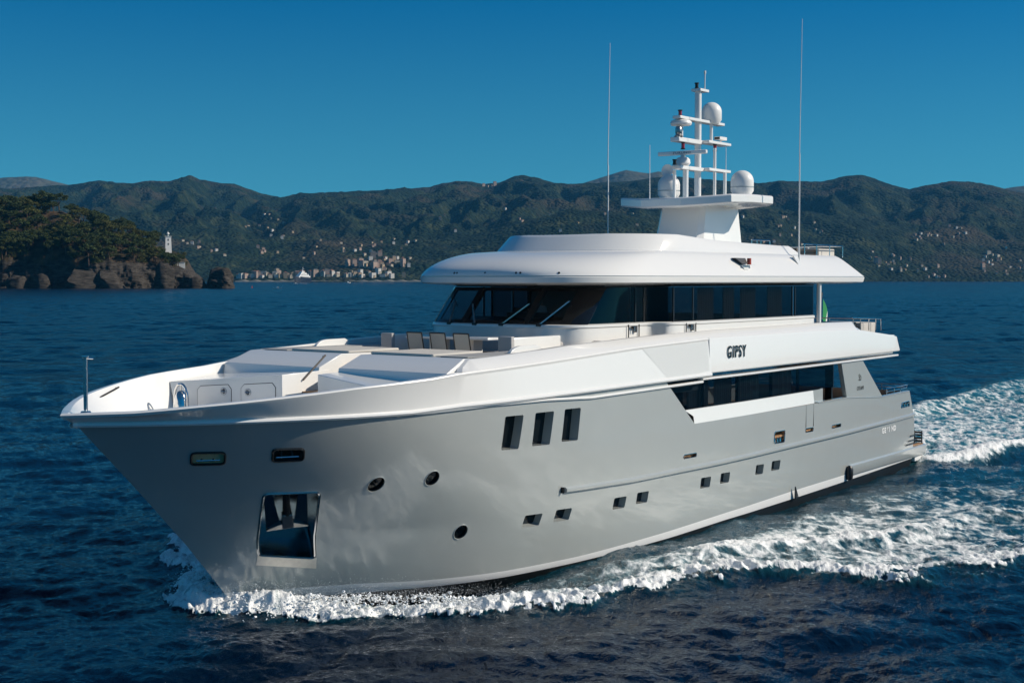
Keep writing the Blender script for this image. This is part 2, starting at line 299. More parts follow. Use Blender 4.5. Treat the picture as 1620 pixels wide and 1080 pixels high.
def sea_material():
    m = bpy.data.materials.new('sea_water'); m.use_nodes = True; t = m.node_tree; N = t.nodes; Lk = t.links.new; b = N['Principled BSDF']; out = N['Material Output']
    def math_(op, a, c=None, d=None, clamp=False):
        n = N.new('ShaderNodeMath'); n.operation = op; n.use_clamp = clamp
        for k, v in enumerate((a, c, d)):
            if v is None: continue
            if isinstance(v, (int, float)): n.inputs[k].default_value = v
            else: Lk(v, n.inputs[k])
        return n.outputs[0]
    def attr(nm): n = N.new('ShaderNodeAttribute'); n.attribute_name = nm; return n.outputs['Fac']
    geo = N.new('ShaderNodeNewGeometry'); pos = geo.outputs['Position']
    def noise(scale, detail, rough=.55, dist=0, vec=pos, mapping=None):
        n = N.new('ShaderNodeTexNoise'); n.inputs['Scale'].default_value = scale; n.inputs['Detail'].default_value = detail; n.inputs['Roughness'].default_value = rough; n.inputs['Distortion'].default_value = dist
        if mapping:
            mp = N.new('ShaderNodeMapping'); mp.inputs['Rotation'].default_value = (0, 0, mapping[0]); mp.inputs['Scale'].default_value = mapping[1]; Lk(vec, mp.inputs['Vector']); vec = mp.outputs[0]
        Lk(vec, n.inputs['Vector']); return n.outputs[0]
    foam = attr('foam'); aer = attr('aer'); lost = attr('lost')
    # froth: lacy at low density, solid at high density, drawn out along the flow
    fl = (R(53.5), (1.0, .42, 1))
    n1 = noise(1.5, 9, .66, .7, mapping=fl); n2 = noise(5.5, 6, .65, .5, mapping=fl); v = N.new('ShaderNodeTexVoronoi'); v.feature = 'DISTANCE_TO_EDGE'; v.inputs['Scale'].default_value = 1.3
    wv = N.new('ShaderNodeMixRGB'); wv.blend_type = 'ADD'; wv.inputs[0].default_value = .5; nv = N.new('ShaderNodeTexNoise'); nv.inputs['Scale'].default_value = 1.1; nv.inputs['Detail'].default_value = 5; Lk(pos, nv.inputs['Vector']); Lk(pos, wv.inputs[1]); Lk(nv.outputs['Color'], wv.inputs[2]); Lk(wv.outputs[0], v.inputs['Vector'])
    lace = math_('SUBTRACT', .16, math_('MULTIPLY', v.outputs[0], 1.1))
    f0 = math_('ADD', math_('MULTIPLY', n1, .75), math_('MULTIPLY', n2, .3)); f0 = math_('ADD', f0, math_('MULTIPLY', lace, .35))
    thr = math_('SUBTRACT', f0, math_('SUBTRACT', .98, math_('MULTIPLY', foam, .78)))
    fm = N.new('ShaderNodeMapRange'); fm.interpolation_type = 'SMOOTHSTEP'; fm.inputs['From Min'].default_value = -.05; fm.inputs['From Max'].default_value = .17; Lk(thr, fm.inputs['Value']); F = fm.outputs[0]
    hole = N.new('ShaderNodeMapRange'); hole.inputs['From Min'].default_value = .34; hole.inputs['From Max'].default_value = .46; Lk(noise(3.2, 6, .7, .8), hole.inputs['Value']); F = math_('MULTIPLY', F, math_('ADD', .55, math_('MULTIPLY', hole.outputs[0], .45)))
    F = math_('MULTIPLY', F, math_('GREATER_THAN', foam, .02))
    # water
    mx = N.new('ShaderNodeMixRGB'); mx.inputs[1].default_value = (.0002, .0068, .0215, 1); mx.inputs[2].default_value = (.045, .29, .34, 1)
    ax = noise(.5, 4); Lk(math_('MULTIPLY', aer, math_('MULTIPLY', ax, 1.1), clamp=True), mx.inputs[0]); Lk(mx.outputs[0], b.inputs['Base Color'])
    b.inputs['IOR'].default_value = 1.25; b.inputs['Specular IOR Level'].default_value = .5
    Lk(math_('ADD', .07, math_('MULTIPLY', lost, .10)), b.inputs['Roughness'])
    r1 = noise(1.9, 5, .6, .6, mapping=(R(20), (1, .55, 1))); r2 = noise(7, 4, .6, .4); r3 = noise(.35, 4, .6, .4, mapping=(R(20), (1, .5, 1))); gst = noise(.012, 6, .7, mapping=(R(0), (.6, 1.6, 1)))
    hgt = math_('ADD', math_('MULTIPLY', r1, math_('ADD', .11, math_('MULTIPLY', lost, .40))), math_('MULTIPLY', r2, .030)); hgt = math_('ADD', hgt, math_('MULTIPLY', r3, math_('MULTIPLY', lost, 1.0)))
    bp = N.new('ShaderNodeBump'); bp.inputs['Strength'].default_value = 1; bp.inputs['Distance'].default_value = 1.0; Lk(math_('MULTIPLY', hgt, math_('ADD', .75, math_('MULTIPLY', gst, .5))), bp.inputs['Height']); Lk(bp.outputs[0], b.inputs['Normal'])
    fb = N.new('ShaderNodeBsdfPrincipled'); fb.inputs['Roughness'].default_value = .8; fb.inputs['Specular IOR Level'].default_value = .2
    fc = N.new('ShaderNodeMixRGB'); fc.inputs[1].default_value = (.35, .50, .54, 1); fc.inputs[2].default_value = (.88, .89, .88, 1); Lk(F, fc.inputs[0]); Lk(fc.outputs[0], fb.inputs['Base Color'])
    b2 = N.new('ShaderNodeBump'); b2.inputs['Strength'].default_value = .9; b2.inputs['Distance'].default_value = .10; Lk(math_('ADD', f0, math_('MULTIPLY', noise(22, 3), .25)), b2.inputs['Height']); Lk(b2.outputs[0], fb.inputs['Normal'])
    ms = N.new('ShaderNodeMixShader'); Lk(F, ms.inputs[0]); Lk(b.outputs[0], ms.inputs[1]); Lk(fb.outputs[0], ms.inputs[2]); Lk(ms.outputs[0], out.inputs[0])
    return m
sea_me, _ = sea_mesh(); sea_me.materials.append(sea_material())
sea = link(bpy.data.objects.new('sea', sea_me)); tag(sea, 'dark blue choppy sea with a white wake behind the yacht', 'sea', kind='structure')
# spray thrown up by the bow wave: small drops
def spray():
    mb = MB(); sm = M_('sea_spray', (.85, .87, .88), .5)
    P = np.array(CREST); seg = np.hypot(*np.diff(P, axis=0).T); L = np.concatenate([[0], np.cumsum(seg)])
    for k in range(7000):
        s = abs(RNG.normal(0, 1)) * 3.6
        if k % 3 == 0: s = RNG.uniform(0, 16)
        x = np.interp(s, L, P[:, 0]) + RNG.normal(0, .16); y = np.interp(s, L, P[:, 1]) + RNG.normal(-.05, .22)
        h = np.interp(s, [0, 3, 8, 16], [.5, .42, .34, .28]); z = h * RNG.uniform(.6, 1.0) + abs(RNG.normal(0, .13)) * (1 if s < 8 else .5)
        if k % 5 == 0 and s < 3: y = -y * 1.0 - .1
        r = RNG.uniform(.002, .0055) * (1.7 if RNG.random() < .06 else 1)
        p = (x, y, z); u = RNG.normal(size=3); u /= np.linalg.norm(u); v = np.cross(u, [.3, .5, .8]); v /= np.linalg.norm(v); q = np.cross(u, v)
        vs = [tuple(np.array(p) + r * d) for d in (u * 1.5, -u * 1.5, v, -v, q, -q)]
        mb.add(vs, [(0, 2, 4), (0, 4, 3), (0, 3, 5), (0, 5, 2), (1, 4, 2), (1, 3, 4), (1, 5, 3), (1, 2, 5)])
    # froth tumbling down the face of the breaker: soft lumps of many sizes
    bm = bmesh.new(); bmesh.ops.create_icosphere(bm, subdivisions=1, radius=1); IV = np.array([v.co[:] for v in bm.verts]); IFc = [tuple(v.index for v in f.verts) for f in bm.faces]; bm.free()
    for k in range(4200):
        s = RNG.uniform(0, 10) if k % 2 else abs(RNG.normal(0, 4.5)); s = min(s, 20)
        i0 = max(1, int(np.searchsorted(L, s))) - 1; tx, ty = (P[i0 + 1] - P[i0]) / max(seg[i0], 1e-6); nx, ny = -ty, tx
        if ny < 0: nx, ny = -nx, -ny
        off = RNG.normal(.05, .34) * np.interp(s, [0, 10, 20], [1, 1, .8]); clump = .5 + .5 * math.sin(s * 3.1 + 1.3 * math.sin(s * 7.7))
        x = np.interp(s, L, P[:, 0]) + nx * off; y = np.interp(s, L, P[:, 1]) + ny * off
        h = np.interp(s, [0, 1, 5, 10, 17], [.28, .36, .22, .20, .2]); z = h * math.exp(-(off / .6) ** 2) * (.72 + .35 * clump * RNG.random()) + RNG.normal(0, .04) + .03
        if k % 6 == 0 and s < 4: y = -y - .05
        r = float(np.clip(RNG.lognormal(-4.25, .55), .005, .05)) * (1 if s < 11 else .75)
        Q = IV * (r * (1 + RNG.uniform(-.4, .4, (len(IV), 1)))) * np.array([1, 1, RNG.uniform(.6, 1.0)]) + (x, y, z)
        mb.add([tuple(q) for q in Q], IFc)
    o = mb.build('spray', sm, None, weld=False, fix=False); o.location = (SHIP_O[0], SHIP_O[1], 0); o.rotation_euler = (0, 0, math.atan2(FWD[1], FWD[0]))
    tag(o, 'fine white spray thrown up along the bow wave', 'spray', kind='stuff')
spray()

# ------------------------------------------------------------------ the yacht (x forward from the stern, y to port, z up from the waterline)
yacht = empty('motor_yacht', (SHIP_O[0], SHIP_O[1], 0), math.atan2(FWD[1], FWD[0]))
tag(yacht, 'long motor yacht with silver grey hull and white upper decks, under way', 'yacht')
HZ_ = [-1.4, -.5, 0., 1.6, 2.9, 4.4, 5.2]; HX_ = [30.2, 31.75, 32.4, 33.8, 35.05, 36.55, 36.95]; S_ = np.arange(0, 45, .05)
def _tab(p):
    p = np.array(p); v = np.interp(S_, p[:, 0], p[:, 1]); n = len(v); e = np.concatenate([-v[::-1][:-1], v, np.full(200, v[-1])])
    k = np.exp(-.5 * (np.arange(-40, 41) * .05 / .55) ** 2); k /= k.sum(); return np.convolve(e, k, 'same')[n - 1:2 * n - 1]
HT_ = [_tab(t) for t in (
 [(0,0),(1,.2),(3,.7),(6,1.3),(10,1.9),(40,2.2)],
 [(0,0),(1,.55),(2,1.1),(3,1.65),(4,2.1),(5,2.5),(6,2.8),(8,3.2),(10,3.45),(13,3.6),(40,3.6)],
 [(0,0),(1,.75),(2,1.45),(3,2.1),(4,2.65),(5,3.05),(6,3.3),(8,3.6),(10,3.78),(13,3.9),(40,3.9)],
 [(0,0),(1,.72),(2,1.42),(3,2.07),(4,2.62),(5,3.07),(6,3.42),(7,3.66),(9,3.9),(11,3.97),(40,3.97)],
 [(0,0),(1,.85),(2,1.62),(3,2.27),(4,2.8),(5,3.22),(6,3.52),(7,3.73),(9,3.94),(11,4.),(40,4.)],
 [(0,0),(.5,.55),(1,1.05),(2,1.88),(3,2.5),(4,3.0),(5,3.37),(6,3.62),(7,3.78),(8.5,3.93),(10,4.),(40,4.)],
 [(0,0),(.3,.5),(.9,1.15),(1.9,2.05),(2.9,2.62),(3.9,3.1),(4.9,3.46),(5.9,3.67),(6.9,3.82),(8,3.94),(9.5,4.0),(40,4.)])]
def xst(z): return float(np.interp(z, HZ_, HX_))
def cap_(x): return min(1, interp(x, [-2, 0, 4, 8, 15, 24, 40], [3.4, 3.5, 3.66, 3.8, 3.97, 4.0, 4.0]) / 4.0)
def hb(x, z):
    s = min(max(xst(z) - x, 0), 44); i = int(np.clip(np.searchsorted(HZ_, z, side='right') - 1, 0, 5)); t = min(max((z - HZ_[i]) / (HZ_[i + 1] - HZ_[i]), 0), 1)
    return (interp(s, S_, HT_[i]) * (1 - t) + interp(s, S_, HT_[i + 1]) * t) * cap_(x)
def hnorm(x, z, e=.05):
    a = Vector((2 * e, hb(x + e, z) - hb(x - e, z), 0)); b = Vector((0, hb(x, z + e) - hb(x, z - e), 2 * e)); return b.cross(a).normalized() * (1 if b.cross(a).y > 0 else -1)
def ysheer(x):  # breadth at the rail
    s = max(36.92 - x, 0); return min(interp(s, S_, HT_[6]), 4.0) * cap_(x)
def zsheer(x): return interp(x, [2.3, 3.2, 6.4, 10, 17.8, 22, 26, 28.7, 29.2, 30, 31, 32, 33, 34, 35, 36, 36.92], [5.18, 5.22, 5.5, 5.58, 5.6, 5.49, 5.31, 5.21, 5.19, 5.12, 5.07, 5.02, 4.94, 4.86, 4.78, 4.68, 4.64])
def zb(x): return interp(x, [0, 11.8, 16.6, 20, 24, 28, 32], [.31, .18, .15, .09, .07, .07, .10])
def zt(x): return interp(x, [0, 7, 11.8, 16.6, 20.3, 24, 28, 31, 33], [.50, .47, .44, .36, .28, .22, .23, .27, .34])
def xtr(z): return interp(z, [-1.4, .75, 1.25, 1.9, 3.0], [.5, .3, .2, .3, .95])
def ztop1(x): return interp(x, [0, 1.05, 4, 7.5, 18.6, 40], [2.98, 2.98, 2.96, 3.17, 3.19, 3.19])
def lift(x): return interp(x, [2, 17.7, 17.9, 29, 30.5], [.16, .16, .16, .06, 0])
HOLES = []   # (kind, polygon in x,z)
def rect_poly(a, b, c, d, r=.05, n=4):
    "rounded quadrilateral: corners top-fwd, top-aft, bottom-aft, bottom-fwd given as (x,z)"
    P = [np.array(p, float) for p in (a, b, c, d)]; out = []
    for i in range(4):
        p = P[i]; u = P[i - 1] - p; v = P[(i + 1) % 4] - p; lu = np.linalg.norm(u); lv = np.linalg.norm(v); u /= lu; v /= lv; q = min(r, lu * .45, lv * .45)
        s, e = p + u * q, p + v * q
        for k in range(n + 1): t = k / n; out.append(tuple((1 - t) ** 2 * s + 2 * t * (1 - t) * p + t * t * e))
    full = []
    for i in range(len(out)):   # subdivide the long straights so the skin follows the hull
        a_, b_ = np.array(out[i]), np.array(out[(i + 1) % len(out)]); m = max(1, int(np.linalg.norm(b_ - a_) / .12))
        full += [tuple(a_ + (b_ - a_) * j / m) for j in range(m)]
    return full
WIN = []
for x0, x1 in ((26.40, 25.78), (25.28, 24.66), (22.80, 22.20), (21.66, 21.06), (18.14, 17.54), (16.94, 16.36), (14.64, 14.08), (13.50, 12.86)):
    WIN.append(rect_poly((x0, 1.585), (x1, 1.565), (x1 + .07, 1.26), (x0 + .05, 1.285), .05))
TALL = [rect_poly((a, 4.085), (b, 4.075), (c, 3.265), (d, 3.29), .05) for a, b, c, d in ((27.52, 26.84, 26.95, 27.56), (26.38, 25.62, 25.76, 26.46), (25.16, 24.45, 24.58, 25.28))]
def circ(x, z, r, n=28): return [(x + r * math.cos(2 * math.pi * k / n), z + r * math.sin(2 * math.pi * k / n)) for k in range(n)]
ROUND = [circ(30.80, 2.78, .175), circ(29.49, 2.81, .175), circ(28.26, 1.40, .175)]
FAIR = [rect_poly((34.60, 3.73), (34.06, 3.72), (33.94, 3.45), (34.48, 3.46), .08), rect_poly((33.26, 3.75), (32.68, 3.73), (32.57, 3.46), (33.14, 3.46), .08)]
ANCH = rect_poly((32.93, 2.71), (31.90, 2.69), (31.30, 1.06), (32.40, 1.22), .10)
HATCH = rect_poly((13.38, 2.50), (12.60, 2.49), (12.63, 2.11), (13.42, 2.13), .07)
SLOTS = [rect_poly((19.2, 2.36), (18.46, 2.35), (18.47, 2.24), (19.22, 2.25), .05), rect_poly((8.76, 2.32), (7.97, 2.32), (7.98, 2.21), (8.77, 2.21), .05), rect_poly((10.97, 2.40), (10.35, 2.39), (10.36, 2.26), (10.98, 2.27), .03)]
STERNF = rect_poly((1.82, 2.58), (.98, 2.60), (.92, 2.40), (1.88, 2.40), .05)
for p in WIN + TALL + ROUND + FAIR + [ANCH, HATCH, STERNF] + SLOTS: HOLES.append(p)
def hull():
    mb = MB(); X0 = sorted(set([round(q, 3) for q in np.arange(0.0, 24, .15)] + [round(q, 3) for q in np.arange(24, 36.5, .09)] + [18.61, 36.50, 36.535, 36.55]))
    def rows_lower():
        L = [lambda x: -1.4, lambda x: -.9, lambda x: -.5, lambda x: -.22, zb, zt]
        for k in range(1, 26): L.append(lambda x, k=k: zt(x) + (ztop1(x) - zt(x)) * k / 25)
        return L
    def xx(X, z):
        if X <= 24: return X + xtr(z) * max(0, 1 - X / 5)
        return 24 + (X - 24) * (xst(z) - 24) / 12.55
    def xd(X, z): return xx(X, z) + (z - 3.19) * 1.248 * max(0, 1 - (X - 18.61) / 5)
    blocks = []
    A = [[(xx(X, f(X)), f(X)) for X in X0] for f in rows_lower()]
    X1 = [X for X in X0 if X >= 18.609]; Bk = []
    for k in range(0, 14):
        r = []
        for X in X1: z = 3.19 + (4.4 + lift(X) - 3.19) * k / 13; r.append((xd(X, z) if k else xx(X, z), z))
        Bk.append(r)
    for gi, G in enumerate((A, Bk)):
        gx = np.array([[p[0] for p in r] for r in G]); gz = np.array([[p[1] for p in r] for r in G]); ni, nj = gx.shape
        V = [[(gx[i, j], hb(gx[i, j], gz[i, j]), gz[i, j]) for j in range(nj)] for i in range(ni)]
        kill = np.zeros((ni - 1, nj - 1), bool); todo = []
        for h in HOLES:
            hx = [p[0] for p in h]; hz = [p[1] for p in h]; m = .015
            lo = (gx[:-1, :-1] < max(hx) + m) & (gx[1:, 1:] > min(hx) - m) & (gz[:-1, :-1] < max(hz) + m) & (gz[1:, 1:] > min(hz) - m)
            if not lo.any(): continue
            ij = np.argwhere(lo); i0, j0 = ij.min(0); i1, j1 = ij.max(0) + 1
            if gi == 0 and min(hz) > 3.1: continue
            if gi == 1 and min(hz) < 3.1: continue
            kill[i0:i1, j0:j1] = True; todo.append((h, i0, j0, i1, j1))
        fs = []
        for i in range(ni - 1):
            for j in range(nj - 1):
                if kill[i, j]: continue
                mat = GREY
                if gi == 0: mat = BLACK_AF if i < 4 else BOOT if i == 4 else GREY
                mb.add([V[i][j], V[i][j + 1], V[i + 1][j + 1], V[i + 1][j]], [(0, 1, 2, 3)], mat)
        for i in range(ni - 1):   # starboard
            for j in range(nj - 1):
                mat = GREY if gi else (BLACK_AF if i < 4 else BOOT if i == 4 else GREY)
                mb.add([(p[0], -p[1], p[2]) for p in (V[i][j], V[i + 1][j], V[i + 1][j + 1], V[i][j + 1])], [(0, 1, 2, 3)], mat)
        for h, i0, j0, i1, j1 in todo:
            per = [(i0, j) for j in range(j0, j1)] + [(i, j1) for i in range(i0, i1)] + [(i1, j) for j in range(j1, j0, -1)] + [(i, j0) for i in range(i1, i0, -1)]
            cx = sum(p[0] for p in h) / len(h); cz = sum(p[1] for p in h) / len(h); wx = max(p[0] for p in h) - min(p[0] for p in h); wz = max(p[1] for p in h) - min(p[1] for p in h)
            def ang(x, z): return math.atan2((z - cz) / wz, (x - cx) / wx)
            O = sorted([(ang(gx[i, j], gz[i, j]), V[i][j]) for i, j in per]); I = sorted([(ang(x, z), (x, hb(x, z), z)) for x, z in h])
            a = b = 0; no, nn = len(O), len(I)
            while a < no or b < nn:
                ao = O[(a + 1) % no][0] + (2 * math.pi if a + 1 >= no else 0); bo = I[(b + 1) % nn][0] + (2 * math.pi if b + 1 >= nn else 0)
                if b >= nn or (a < no and ao < bo): T = [O[a % no][1], O[(a + 1) % no][1], I[b % nn][1]]; a += 1
                else: T = [O[a % no][1], I[(b + 1) % nn][1], I[b % nn][1]]; b += 1
                e1 = Vector(T[1]) - Vector(T[0]); e2 = Vector(T[2]) - Vector(T[0]); nrm = e1.cross(e2)
                if nrm.dot(hnorm(cx, cz)) < 0: T = T[::-1]
                if nrm.length > 1e-9: mb.add(T, [(0, 1, 2)], GREY)
    # transom
    rows = [[(xtr(z) + .0, hb(xtr(z), z) * q, z) for q in np.linspace(-1, 1, 9)] for z in (-1.4, -.5, zb(0), .75, 1.25, 1.9, 2.4, 2.98)]
    mb.grid(rows, GREY)
    o = mb.build('hull', None, yacht, sharp=40, fix=True); return o
hull_o = hull()
def reveal(name, poly, depth, back_mat, wall_mat, parent=None, rim=None, label=None, inward=None):
    "recess set into the skin: walls, back pane and, if asked, a raised rim"
    cx = sum(p[0] for p in poly) / len(poly); cz = sum(p[1] for p in poly) / len(poly); n = hnorm(cx, cz) if inward is None else Vector(inward)
    a = [(x, hb(x, z), z) for x, z in poly]; b = [add(p, n, -depth) for p in a]; mb = MB(); k = len(a)
    if rim:
        rp = [Vector(p) + n * .004 for p in a]; mb.tube([tuple(p) for p in rp] + [tuple(rp[0])], rim[0], rim[1], 6, caps=False)
    mb.add(a + b, [(i, (i + 1) % k, k + (i + 1) % k, k + i) for i in range(k)], wall_mat); mb.add(b, [tuple(range(k))], back_mat)
    o = mb.build(name, None, parent or yacht, fix=False, sharp=30); return o, n, (cx, hb(cx, cz), cz)
for p in WIN: reveal('hull_window', p, .20, PANE, GREY)
for p in TALL: reveal('tall_hull_window', p, .26, PANE, GREY)
for p in ROUND: reveal('porthole', p, .07, PANE, BLK, rim=(.010, GREY))
for q, p in enumerate(FAIR):
    o, n, c = reveal('fairlead', p, .42 if q else .05, STEEL_R if q else TEAK_SUNLIT, STEEL_R, rim=(.028, BLK))  # first fairlead's back: lightened teak colour stands in for the sunlit inside
    t = Vector((1, hb(c[0] + .5, c[2]) - hb(c[0] - .5, c[2]), 0)).normalized()
    for d in (-.11, .13):
        mb = MB(); b0 = Vector(c) + t * d - n * .12; mb.lathe([(.03, -.12), (.028, 0), (.055, .03), (.055, .06), (0, .07)], tuple(b0), BLK, 10); mb.build('bollard', None, o)
    mb = MB(); a0 = Vector(c) - n * .10 - Vector((0, 0, .11)); mb.tube([tuple(a0 - t * .24), tuple(a0 + t * .24)], .02, STEEL, 8); mb.build('roller', None, o)
for p in SLOTS: reveal('freeing_port', p, .12, TEAK, STEEL_R, rim=(.010, STEEL))
o, n, c = reveal('boarding_hatch', HATCH, .22, TEAK, STEEL_R, rim=(.014, STEEL))
for d in (-.2, .0, .2): mb = MB(); c2 = (c[0] + d, c[1] - .08, c[2]); mb.lathe([(.04, -.17), (.03, -.05), (.05, -.02), (0, .0)], c2, STEEL, 10); mb.build('bollard', None, o)
o, n, c = reveal('stern_fairlead', STERNF, .3, STEEL_R, STEEL, rim=(.02, STEEL))
for d in (-.28, 0, .28): mb = MB(); mb.lathe([(.05, -.09), (.045, .02), (.08, .05), (0, .09)], (c[0] + d, c[1] - .03, c[2]), STEEL, 10); mb.build('roller', None, o)
# anchor pocket with the anchor hauled up in it, and the worn plate below
pk, n, c = reveal('anchor_pocket', ANCH, .62, POCKET, POCKET, rim=(.03, STEEL))
axv = Vector((.55, .50, 1.62)).normalized(); t = n.cross(axv).normalized(); up = t.cross(n).normalized()
if up.z < 0: up = -up
if t.x < 0: t = -t
C0 = Vector(c) - n * .20 + up * .08
def L_(a, b, d=0): return tuple(C0 + t * a + up * b + n * d)
mb = MB(); mb.tube([L_(0, .62, -.18), L_(0, .05, -.02)], [.075, .10], BLK, 10)
mb.prism([L_(-.11, .10, .06), L_(.11, .10, .06), L_(.13, -.20, .16), L_(-.13, -.20, .16)], tuple(-n * .16), STEEL_R)
mb.build('anchor_shank', None, pk, bevel=.01)
for s in (-1, 1):
    mb = MB(); mb.prism([L_(s * .13, -.10, .10), L_(s * .46, -.27, .06), L_(s * .46, -.33, .04), L_(s * .10, -.24, .12)], tuple(-n * .14), STEEL_R)
    mb.prism([L_(s * .16, -.14, .0), L_(s * .46, -.27, .0), L_(s * .48, .55, -.26), L_(s * .30, .58, -.26)], tuple(-n * .05), POCKET); mb.build('anchor_fluke', None, pk, bevel=.008)
mb = MB(); pl = [(32.42, 1.24), (31.28, 1.07), (31.20, .80), (32.36, .98)]; g = []
for v in np.linspace(0, 1, 5):
    r = []
    for u in np.linspace(0, 1, 9):
        x = (pl[0][0] * (1 - u) + pl[1][0] * u) * (1 - v) + (pl[3][0] * (1 - u) + pl[2][0] * u) * v; z = (pl[0][1] * (1 - u) + pl[1][1] * u) * (1 - v) + (pl[3][1] * (1 - u) + pl[2][1] * u) * v
        r.append((x, hb(x, z) + .012, z))
    g.append(r)
mb.grid(g, M_('worn_steel_plate', (.80, .77, .72), .42, metal=.85, noise=(5, .25), bump=(7, .3, .02))); mb.build('scuff_plate', None, yacht)
# long mouldings on the side
def side_strip(name, xs, yz, prof, mat, mirror=True, endcaps=True):
    "sweeps a profile of (out, up) offsets along the hull; yz(x) gives breadth and height"
    mb = MB(); rows = []
    for x in xs: y, z = yz(x); rows.append([(x, y + o, z + u) for o, u in prof])
    mb.grid(rows, mat)
    if endcaps: mb.add(rows[0], [tuple(range(len(prof)))], mat); mb.add(rows[-1], [tuple(range(len(prof)))[::-1]], mat)
    if mirror: mb.mirror()
    return mb.build(name, None, yacht, sharp=35)
RUB = [(-.02, .075), (.05, .06), (.085, .03), (.09, -.01), (.075, -.05), (.02, -.075), (-.02, -.08)]
side_strip('rub_rail', np.arange(.45, 25.2, .2), lambda x: (hb(x, 2.03), interp(x, [0, 7, 17, 22, 25.2], [2.03, 1.96, 1.93, 1.97, 2.07])), [(a * 1.0, b) for a, b in RUB], GREY)
mb = MB(); mb.box((25.16, hb(25.1, 2.07) - .02, 2.00), (25.19, hb(25.1, 2.07) + .085, 2.15), BLK); mb.build('rail_end_cap', None, yacht)
def mold(x): return 4.36 if x > 18.3 else 4.44
side_strip('lower_moulding', list(np.arange(18.2, 30.45, .2)), lambda x: (hb(x, 4.34), interp(x, [18.2, 24, 26, 28, 30.4], [4.36, 4.30, 4.38, 4.40, 4.36])), [(-.02, .04), (.05, .03), (.065, 0), (.05, -.03), (-.02, -.04)], WHITE)
side_strip('deck_edge', list(np.arange(2.4, 18.3, .2)), lambda x: (hb(x, 4.4), 4.435), [(-.3, .03), (.04, .03), (.055, 0), (.04, -.03), (-.3, -.03)], WHITE)
# swim platform with its long sponson
SP = [(-.15, .25), (.05, .25), (.085, .21), (.08, -.08), (.05, -.13), (-.15, -.14)]
side_strip('sponson', list(np.arange(-1.15, 7.2, .2)), lambda x: (interp(x, [-1.2, 0, 7.3], [3.36, 3.42, 3.70]), interp(x, [-1.2, 7.3], [.48, .52])), SP, GREY)
mb = MB(); mb.lathe([(0, -.24), (.11, -.22), (.13, 0), (.13, .16), (.06, .27), (0, .28)], (7.22, 3.80, .50), BLK, 12); mb.build('sponson_cap', None, yacht)
mb = MB(); mb.prism([(11.85, 3.90, .60), (11.6, 3.89, .2), (11.85, 3.89, .2)], (0, .05, 0), DARK); mb.build('stabiliser_fin_plate', None, yacht, bevel=.01)
mb = MB(); mb.box((-1.2, -3.38, .30), (.42, 3.38, .74), GREY); mb.box((-1.15, -3.34, .742), (.40, 3.34, .775), TEAK); mb.box((-1.21, -3.35, .12), (-.2, 3.35, .298), BOOT); mb.build('swim_platform', None, yacht, bevel=.015)
for k, (zz, xa, xb_) in enumerate(((1.22, .75, -.1), (1.03, .95, .05), (.90, 1.2, .0))): mb = MB(); mb.tube([(xa, 3.53, zz), (xb_, 3.50, zz + .0)], .022, BLK, 6); mb.build('boarding_grab_rail', None, yacht)
mb = MB()
for zz in (.82, .93, 1.05, 1.16): mb.box((-1.0, 3.02, zz), (-.96, 3.34, zz + .075), BLK)
for yy in (3.02, 3.32): mb.box((-1.0, yy, .76), (-.95, yy + .03, 1.26), BLK)
mb.build('folding_ladder', None, yacht)
# main deck, its bulwark tops, side fin
def deck(name, xs, half, z, mat, th=.06):
    mb = MB(); top = [(x, -half(x), z(x)) for x in xs] + [(x, half(x), z(x)) for x in reversed(xs)]; n = len(xs)
    vs = []; 
    for x in xs: vs += [(x, -half(x), z(x)), (x, half(x), z(x)), (x, -half(x), z(x) - th), (x, half(x), z(x) - th)]
    fs = []
    for i in range(n - 1):
        a = 4 * i; b = a + 4; fs += [(a, b, b + 1, a + 1), (a + 2, a + 3, b + 3, b + 2), (a, a + 2, b + 2, b), (a + 1, b + 1, b + 3, a + 3)]
    fs += [(0, 1, 3, 2), (4 * n - 4, 4 * n - 2, 4 * n - 1, 4 * n - 3)]
    mb.add(vs, fs, mat); return mb.build(name, None, yacht)
deck('main_deck', list(np.arange(1.1, 20.1, .5)), lambda x: max(.05, hb(x, 2.3) - .06), lambda x: 2.35, TEAK)
side_strip('bulwark_capping', list(np.arange(1.0, 10.2, .2)), lambda x: (hb(x, 2.95), ztop1(x)), [(-.16, -.02), (-.16, .02), (-.01, .025), (.02, .01), (.02, -.015)], GREY)
for s in (1, -1):
    mb = MB(); b = [(3.93, s * 3.645, 2.985), (7.46, s * 3.775, 3.18), (7.98, s * 3.79, 4.42), (6.02, s * 3.735, 4.42)]; mb.prism(b, (0, -s * .16, 0), GREY); mb.build('side_fin', None, yacht, bevel=.012)
